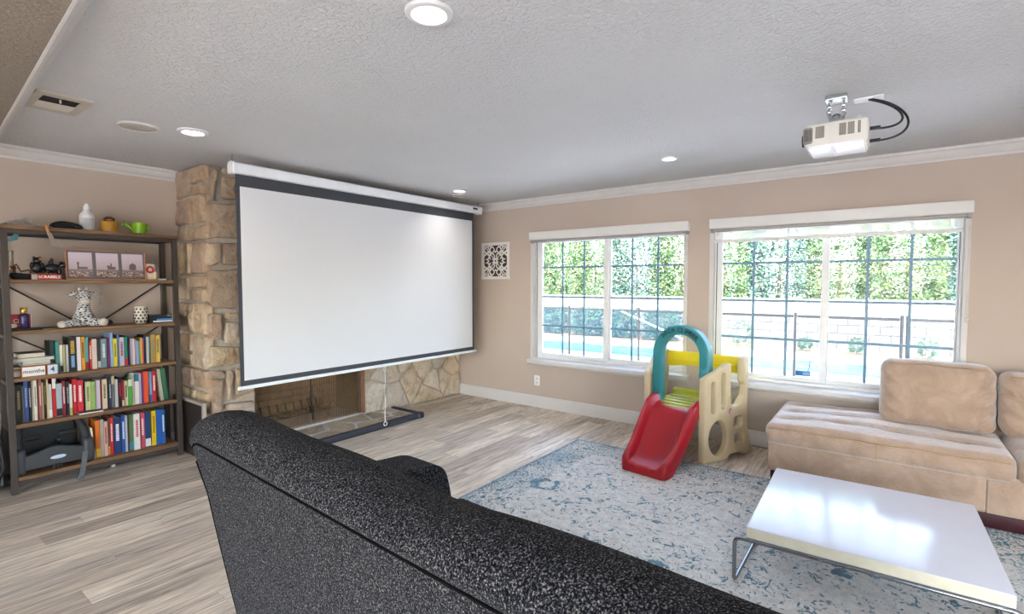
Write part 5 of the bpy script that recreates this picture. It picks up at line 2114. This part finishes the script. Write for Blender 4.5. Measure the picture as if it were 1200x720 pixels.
MB().lathe([(.038, 0), (.042, .003), (.054, .082), (.056, .086), (.052, .086)], 24).build('body', ML, wc, smooth=40)
MB().tube([(-.036, 0, .018), (-.062, 0, .045), (-.092, 0, .070)], [.014, .010, .008], 12).build('spout', ML, wc, smooth=50)
MB().lathe([(.008, 0), (.022, .014), (.022, .018)], 16).xf(Matrix.Translation((-.090, 0, .068)) @ Matrix.Rotation(R(-55), 4, 'Y')).build('rose', ML, wc, smooth=50)
MB().tube([(.050, 0, .075), (.070, 0, .076), (.080, 0, .058), (.072, 0, .036), (.046, 0, .026)], .005, 8).build('handle', ML, wc, smooth=60)
p = at(80.5, BY0 + .07, zt_)
cp = thing('baseball_cap', 'black fabric cap lying on top of the bookcase beside the white bottle', 'cap', p)
MB().rbox(-.085, .085, -.05, .06, 0, .052, .022, 4, m=(6, 4, 2), disp=lambda x, y, z: (x, y, z * (.8 + .25 * math.sin(x * 24 + 1.8)) + .004 * noise.noise(Vector((x * 40, y * 40, z * 40))))).build('crown', mat('black cloth', '#121214'), cp, smooth=60)
MB().rbox(.03, .085, -.065, -.02, 0.004, .020, .008, 3).build('strap', MBLK, cp, smooth=60)
p = at(34, BY0 + .10, zt_)
bg_ = thing('plastic_bag', 'crumpled clear white plastic bag on top of the bookcase at the left', 'plastic bag', p)
MB().grid(lambda s, t: (-.13 + .26 * s, -.07 + .14 * t, .004 + .040 * max(0, math.sin(PI * s) * math.sin(PI * t)) * (1 + 1.0 * noise.noise(Vector((s * 7, t * 5, 2)))) + .012 * abs(noise.noise(Vector((s * 16, t * 12, 5))))), 40, 20) \
    .build('film', m_sheer('crumpled clear film', '#d3d0c8', .55), bg_, smooth=30)
p = at(57, BY0 + .0, zt_)
pbz = thing('paint_brush', 'paint brush with orange handle in clear wrap hanging over the top shelf edge', 'paint brush', (p[0], BY0 + .02, zt_))
hb = MB().tube([(-.012, .06, .008), (-.004, .0, .010), (.0, -.022, .008), (.012, -.036, -.045)], [.006, .008, .009, .010], 8).build('handle', mat('orange wood handle', '#c98c5a', .5), pbz, smooth=60)
MB().rings([[Vector((x - w, y - .005, z)), Vector((x + w, y - .005, z)), Vector((x + w, y + .005, z)), Vector((x - w, y + .005, z))] for (x, y, z, w) in ((.012, -.036, -.04, .011), (.032, -.036, -.10, .015), (.046, -.036, -.138, .024))]).build('bristles', m_sheer('clear wrapped bristles', '#cfcac4', .7), pbz, smooth=30)

# ---------------------------------------------------------------- booster seat on the bottom shelf
z1 = SZ[0][0]
xa, xb = on_y(19, 530, BY0 + .02).x, on_y(108, 530, BY0 + .02).x
bs = thing('booster_seat', 'grey and black toddler booster seat on the bottom shelf', 'booster seat', ((xa + xb) / 2, BY0 + .02, z1 + .0005))
hw_ = (xb - xa) / 2
MBS = mat('dark grey seat plastic', '#3c3f42', .4, var=.06)
# rear of the seat and its tray arms
MB().rbox(-hw_ * .84, hw_ * .80, .17, .235, .05, .325, .035, 4).build('seat_back', mat('black seat plastic', '#1c1d1f', .5), bs, smooth=50)
MB().rbox(-hw_ * .9, hw_ * .9, .03, .22, .02, .115, .03, 4).build('seat_pan', mat('black seat plastic', '#26282a'), bs, smooth=50)
fa = MB()
fp_ = []
for k in range(21):
    w = -1 + 2 * k / 20
    top = .13 + .040 * math.exp(-(w / .5) ** 2)
    fp_.append((w * hw_ * .88, top))
fp_ = [(-hw_ * .88, .03)] + fp_ + [(hw_ * .88, .03)]
fa.prism(fp_, 'y', .0, .045)
fr_ = fa.build('front_rail', MBS, bs, smooth=45, bevel=.008, bseg=3)
for s in (-1, 1):
    MB().rbox(s * hw_ * .92 - .035, s * hw_ * .92 + .035, -.01, .10, .0, .185, .03, 4).build('foot', MBS, bs, smooth=50)
    MB().tube([(s * hw_ * .92, .05, .16), (s * hw_ * .90, .10, .24), (s * hw_ * .80, .16, .30), (s * hw_ * .74, .19, .32)], [.024, .024, .022, .02], 10).build('side_arm', MBS, bs, smooth=60)
MB().ell((hw_ * .06, -.0015, .088), (.045, .003, .014), 16, 6).build('logo_badge', mat('pale blue badge', '#b9c6d6', .4), fr_, smooth=60)
for s, dx in ((-1, -.4), (1, .35)):
    MB().rbox(s * hw_ * .50 - .05, s * hw_ * .50 + .05, .155, .168, .20, .235, .006, 2).build('strap', MBLK, bs, smooth=50)
MB().lathe([(.017, 0), (.020, .004), (.017, .008)], 16).xf(Matrix.Translation((hw_ * .22, .165, .165)) @ Matrix.Rotation(R(90), 4, 'X')).build('buckle', MSTEEL, bs, smooth=50)
sp = MB()
sp.rings([[Vector((x - .016, y, z)), Vector((x + .016, y, z)), Vector((x + .016, y + .003, z)), Vector((x - .016, y + .003, z))] for (x, y, z) in ((hw_ * .80, -.012, .09), (hw_ * .74, -.026, .02), (hw_ * .66, -.038, -.06), (hw_ * .60, -.04, -.092))])
sp.rbox(hw_ * .60 - .02, hw_ * .60 + .02, -.046, -.034, -.110, -.088, .004, 2)
sp.build('hanging_strap', mat('grey webbing', '#5b5d60', .8), bs, smooth=30)
ck = MB()
for k in range(4):
    ck.tube([(-hw_ * .06 + k * .012, -.012, .045), (-hw_ * .12 + k * .016, -.02, .008)], .005, 6)
ck.build('clip', MBLK, bs, smooth=50)
# scrap of paper on the floor
q = on_z(133, 547.5, .0)
ps_ = MB().ell((0, 0, .012), (.018, .014, .012), 7, 4).build('paper_scrap', mat('white paper', '#dcdcdc', .8))
ps_.location = (q.x, q.y, .0005)
tag(ps_, 'tiny crumpled white paper scrap on the floor under the bookcase', 'paper')
# dark bag form for the black items and room shadow left of the bookcase
bgp = thing('dark_bag_form', 'dark bag form for black items and room shadow left of the bookcase', 'bag form', (.50, 4.93, 0))
MB().rbox(-.15, .13, -.10, .12, 0.0, .44, .07, 4, m=4, disp=lambda x, y, z: (x + .01 * noise.noise(Vector((x * 9, y * 9, z * 9))), y, z)).build('dark_form', mat('black items and room shade', '#141416', .8), bgp, smooth=60)
MB().tube([(.10, -.10, .10), (.135, -.13, .20), (.12, -.12, .36)], .012, 8).build('strap', MBLK, bgp, smooth=60)
# ---------------------------------------------------------------- the yard beyond the windows
GZ = -.10
g = MB().box(WX + .16, 13.0, -14, 26, GZ - .2, GZ).build('ground_patio', mat('sunlit concrete', '#cfcac4', .9, var=.06, vscale=2, bump=.2, bscale=30))
struct(g)
gd = MB().box(13.0, 22, -14, 26, GZ - .2, GZ + .03).build('ground_bed', mat('dry planting bed soil', '#94805f', .95, var=.25, vscale=5, bump=.8, bscale=20, bdist=.03))
struct(gd)
struct(MB().box(-30, RX0 - .16, -20, 26, GZ - .2, GZ - .02).build('ground_front', mat('sunlit concrete', '#cfcac4')))
struct(MB().box(RX0 - .16, WX + .16, -20, RY0 - .16, GZ - .2, GZ - .02).build('ground_side', mat('sunlit concrete', '#cfcac4')))
# pool
po_ = thing('swimming_pool', 'blue swimming pool with pale coping behind the mesh fence', 'pool', (10.9, 2.6, GZ))
ou = rounded([(-1.22, -4.2), (1.15, -4.2), (1.15, 5.4), (-1.22, 5.4)], .6, 6)
inn = rounded([(-1.04, -3.98), (.92, -3.98), (.92, 5.18), (-1.04, 5.18)], .5, 6)
pm = plate_mesh([ou, inn[::-1]], .05, .01, 1)
MB().mesh(pm, Matrix.Translation((0, 0, .027))).build('coping', mat('pale coping', '#d9d6d0', .8), po_)
tw = NT('pool water')
vv = tw.coord('Object')
tw.set(tw.ramp(tw.noise(vv, 3, 3, .6, 1.0), [(.3, lin('#4f86a6')), (.7, lin('#7fa9c0'))]), .08)
tw.bump(tw.noise(vv, 6, 3), .15, .05)
MB().prism(inn, 'z', .004, .02).build('water', tw.m, po_)
# mesh safety fence
FN = thing('pool_fence', 'black mesh safety fence with slim posts in front of the pool', 'fence', (9.58, 2.0, GZ))
MFB = mat('black fence post', '#14171a', .5)
fys = [-4.4, -3.0, -1.6, -.20, -.13, 1.28, 2.66, 4.03, 5.63, 7.2, 8.8]
for y in fys:
    MB().tube([(0, y - 2.0, 0), (0, y - 2.0, 1.075)], .022, 8).build('post', MFB, FN, smooth=50)
MM = m_sheer('fine black fence mesh', '#33424f', .36)
for a, b in zip(fys[:-1], fys[1:]):
    if b - a < .3:
        continue
    MB().box(-.002, .002, a - 1.975, b - 2.025, .03, 1.0).build('mesh_panel', MM, FN)
    MB().box(-.006, .006, a - 1.975, b - 2.025, .99, 1.03).build('top_band', MFB, FN)
# garden wall of pale blocks
GW = MB().box(.012, .188, -7.0, 13.0, 0, 1.195).build('block_wall', mat('wall mortar', '#57534f', .95, var=.1))
GW.location = (13.9, 0, GZ)
struct(GW)
bme = MB().rbox(0, .2, 0, .388, 0, .188, .006, 1).data('block', m_stone('pale concrete block', [(0, lin('#7a7671')), (.5, lin('#85817c')), (1, lin('#908c87'))], 5))
bcount = 0
for row in range(6):
    y = -2.6 + (.2 if row % 2 else 0)
    while y < 11.5 and bcount < 300:
        o = bpy.data.objects.new('block', bme)
        COL.objects.link(o)
        o.parent = GW
        o.location = (-.0, y, row * .2)
        bcount += 1
        y += .4
# hedge of separate shrubs behind the wall


def m_leaf(name, cols):
    t = NT(name)
    oi = t.n('ObjectInfo')
    v = t.coord('Object')
    wn_ = t.n('TexWhiteNoise')
    vo = t.n('TexVoronoi')
    vo.inputs['Scale'].default_value = 5.5
    t.l(v, vo.inputs['Vector'])
    c = t.ramp(t.noise(v, 3.2, 4, .7), [(.3, lin(cols[0])), (.5, lin(cols[1])), (.7, lin(cols[2]))])
    c = t.mix(.18, c, vo.outputs['Color'], 'OVERLAY')
    t.set(c, .6, spec=.12)
    t.b.inputs['Transmission Weight'].default_value = 0
    # thin leaves let some sun through
    tl = t.n('BsdfTranslucent')
    t.l(c, tl.inputs[0])
    mx = t.n('MixShader')
    mx.inputs[0].default_value = .35
    t.l(t.b.outputs[0], mx.inputs[1])
    t.l(tl.outputs[0], mx.inputs[2])
    t.l(mx.outputs[0], t.out.inputs['Surface'])
    return t.m


ML1 = m_leaf('green hedge leaves', ('#3d5236', '#68805a', '#a3ae86'))
ML2 = m_leaf('blue green hedge leaves', ('#395048', '#5f7a6c', '#95aa97'))
MBARK = mat('grey bark', '#6b5a4a', .9)


def foliage(n, rx, ry, rz, zc, size, seed, boxy=True):
    rg = random.Random(seed)
    m = MB()
    for _ in range(n):
        # leaves thicken towards the clipped outer faces of a boxy shrub
        a, b, c = rg.uniform(-1, 1), rg.uniform(-1, 1), rg.uniform(-1, 1)
        k = (max(abs(a), abs(b), abs(c)) if boxy else math.sqrt(a * a + b * b + c * c)) or 1
        f = (.45 + .55 * math.sqrt(rg.random())) / k
        a, b, c = a * f, b * f, c * f
        bulge = 1 + .22 * noise.noise(Vector((b * 2.3, c * 2.6, seed))) - .18 * c * c
        p = Vector((a * rx * bulge, b * ry, zc + c * rz * (1 + .12 * noise.noise(Vector((b * 3, a * 3, seed + 5))))))
        if p.z < .05:
            continue
        d = Vector((rg.uniform(-1, 1), rg.uniform(-1, 1), rg.uniform(-.6, .9))).normalized()
        w = d.orthogonal().normalized()
        w.rotate(Matrix.Rotation(rg.uniform(0, 6.28), 3, d))
        s = size * rg.uniform(.6, 1.3)
        o = len(m.v)
        m.v += [tuple(p - d * s), tuple(p + w * s * .42), tuple(p + d * s), tuple(p - w * s * .42)]
        m.face((o, o + 1, o + 2, o + 3))
    return m


_fol = {}


def shrub_obj(name, label, cat, loc, dims, n, size, seed, material, group, trunk=True, boxy=None):
    r = thing(name, label, cat, loc, group=group)
    key = (dims, n, size, seed % 4, material.name, trunk)
    if key not in _fol:
        fm = foliage(n, dims[0], dims[1], dims[2], dims[3], size, seed, trunk if boxy is None else boxy)
        me = bpy.data.meshes.new('foliage')
        me.from_pydata(fm.v, [], fm.f)
        me.materials.append(material)
        _fol[key] = me
    o = bpy.data.objects.new('foliage', _fol[key])
    COL.objects.link(o)
    o.parent = r
    o['kind'] = 'stuff'
    if trunk:
        MB().tube([(0, 0, 0), (.05, .03, dims[3] * .5), (0, 0, dims[3])], [.07, .05, .03], 8).build('trunk', MBARK, r, smooth=60)
    return r


sp_names = ['hedge shrub behind the block wall, seen at the far left of the left window', 'hedge shrub behind the block wall, second from left in the left window',
            'hedge shrub behind the block wall, right half of the left window', 'hedge shrub behind the block wall at the right edge of the left window',
            'hedge shrub behind the block wall, hidden by the strip between the windows', 'hedge shrub behind the block wall at the left edge of the right window',
            'hedge shrub behind the block wall, left sash of the right window', 'hedge shrub behind the block wall, centre of the right window',
            'hedge shrub behind the block wall, right sash of the right window', 'hedge shrub behind the block wall at the right edge of the right window']
ys = [10.6 - 1.36 * k for k in range(10)]
for k, (y, lab) in enumerate(zip(ys, sp_names)):
    shrub_obj('hedge_shrub', lab, 'shrub', (15.3 + .25 * math.sin(k * 2.1), y, GZ + .03), (.8, .68, 1.75 + .15 * (k % 4), 2.1), 18000, .052, 40 + k, ML1 if k % 3 else ML2, 'hedge shrubs behind the block wall')
for k, (y, lab) in enumerate(((12.1, 'hedge shrub beyond the far left end of the garden view'), (-3.1, 'hedge shrub beyond the far right end of the garden view'))):
    shrub_obj('hedge_shrub', lab, 'shrub', (15.3, y, GZ + .03), (.8, .60, 1.9, 2.1), 6000, .08, 60 + k, ML1, 'hedge shrubs behind the block wall')
for k, (u, v, s, lab) in enumerate(((870, 394, .42, 'leafy low bush at the foot of the block wall, left sash of the right window'), (1003, 418, .26, 'small plant in the bed, centre of the right window'),
                                    (1086, 420, .30, 'small green plant in the bed at the right edge of the right window'), (944, 412, .22, 'dry tuft in the bed beside the fence post'))):
    q = on_z(u, v + 12, GZ + .03)
    x = min(max(q.x, 13.1), 13.5)
    q = on_x(u, v, x)
    shrub_obj('bed_plant', lab, 'plant', (x, q.y, GZ + .03), (s * .7, s * .7, s * .75, s * .7), 150, .05, 80 + k, ML1, 'plants in the bed', False)
for k, (u, lab) in enumerate(((648, 'dark bush added as shade by the block wall, left edge of the left window'), (690, 'dark bush added as shade by the block wall, middle of the left window'), (728, 'dark bush added as shade by the block wall behind the left fence post'), (776, 'dark bush added as shade by the block wall, right edge of the left window'))):
    q = on_x(u, 380, 13.3)
    shrub_obj('shade_fill_shrub', lab, 'shrub', (13.25, q.y, GZ + .03), (.35, .46, .40, .42), 2200, .05, 90 + k, ML2, 'bushes added as shade by the pool', False, True)  # bushes added to fill in the band of blue shade
# white pole leaning at the pool
p0, p1 = on_x(702, 353, 12.6), on_x(790, 393, 12.6)
pole = thing('pool_pole', 'long white pool pole slanting behind the fence in the left window', 'pole', (12.6, p1.y, p1.z))
MB().tube([p0 - p1, Vector((0, 0, 0)), (p1 - p0) * .45], .022, 8).build('shaft', mat('white pole', '#e8e8e8', .4), pole, smooth=50)
MB().rbox(-.03, .03, -.25, .25, -.08, 0, .02, 2).xf(Matrix.Translation((p1 - p0) * .45)).build('brush', mat('blue brush', '#4f7ea8', .6), pole, smooth=50)
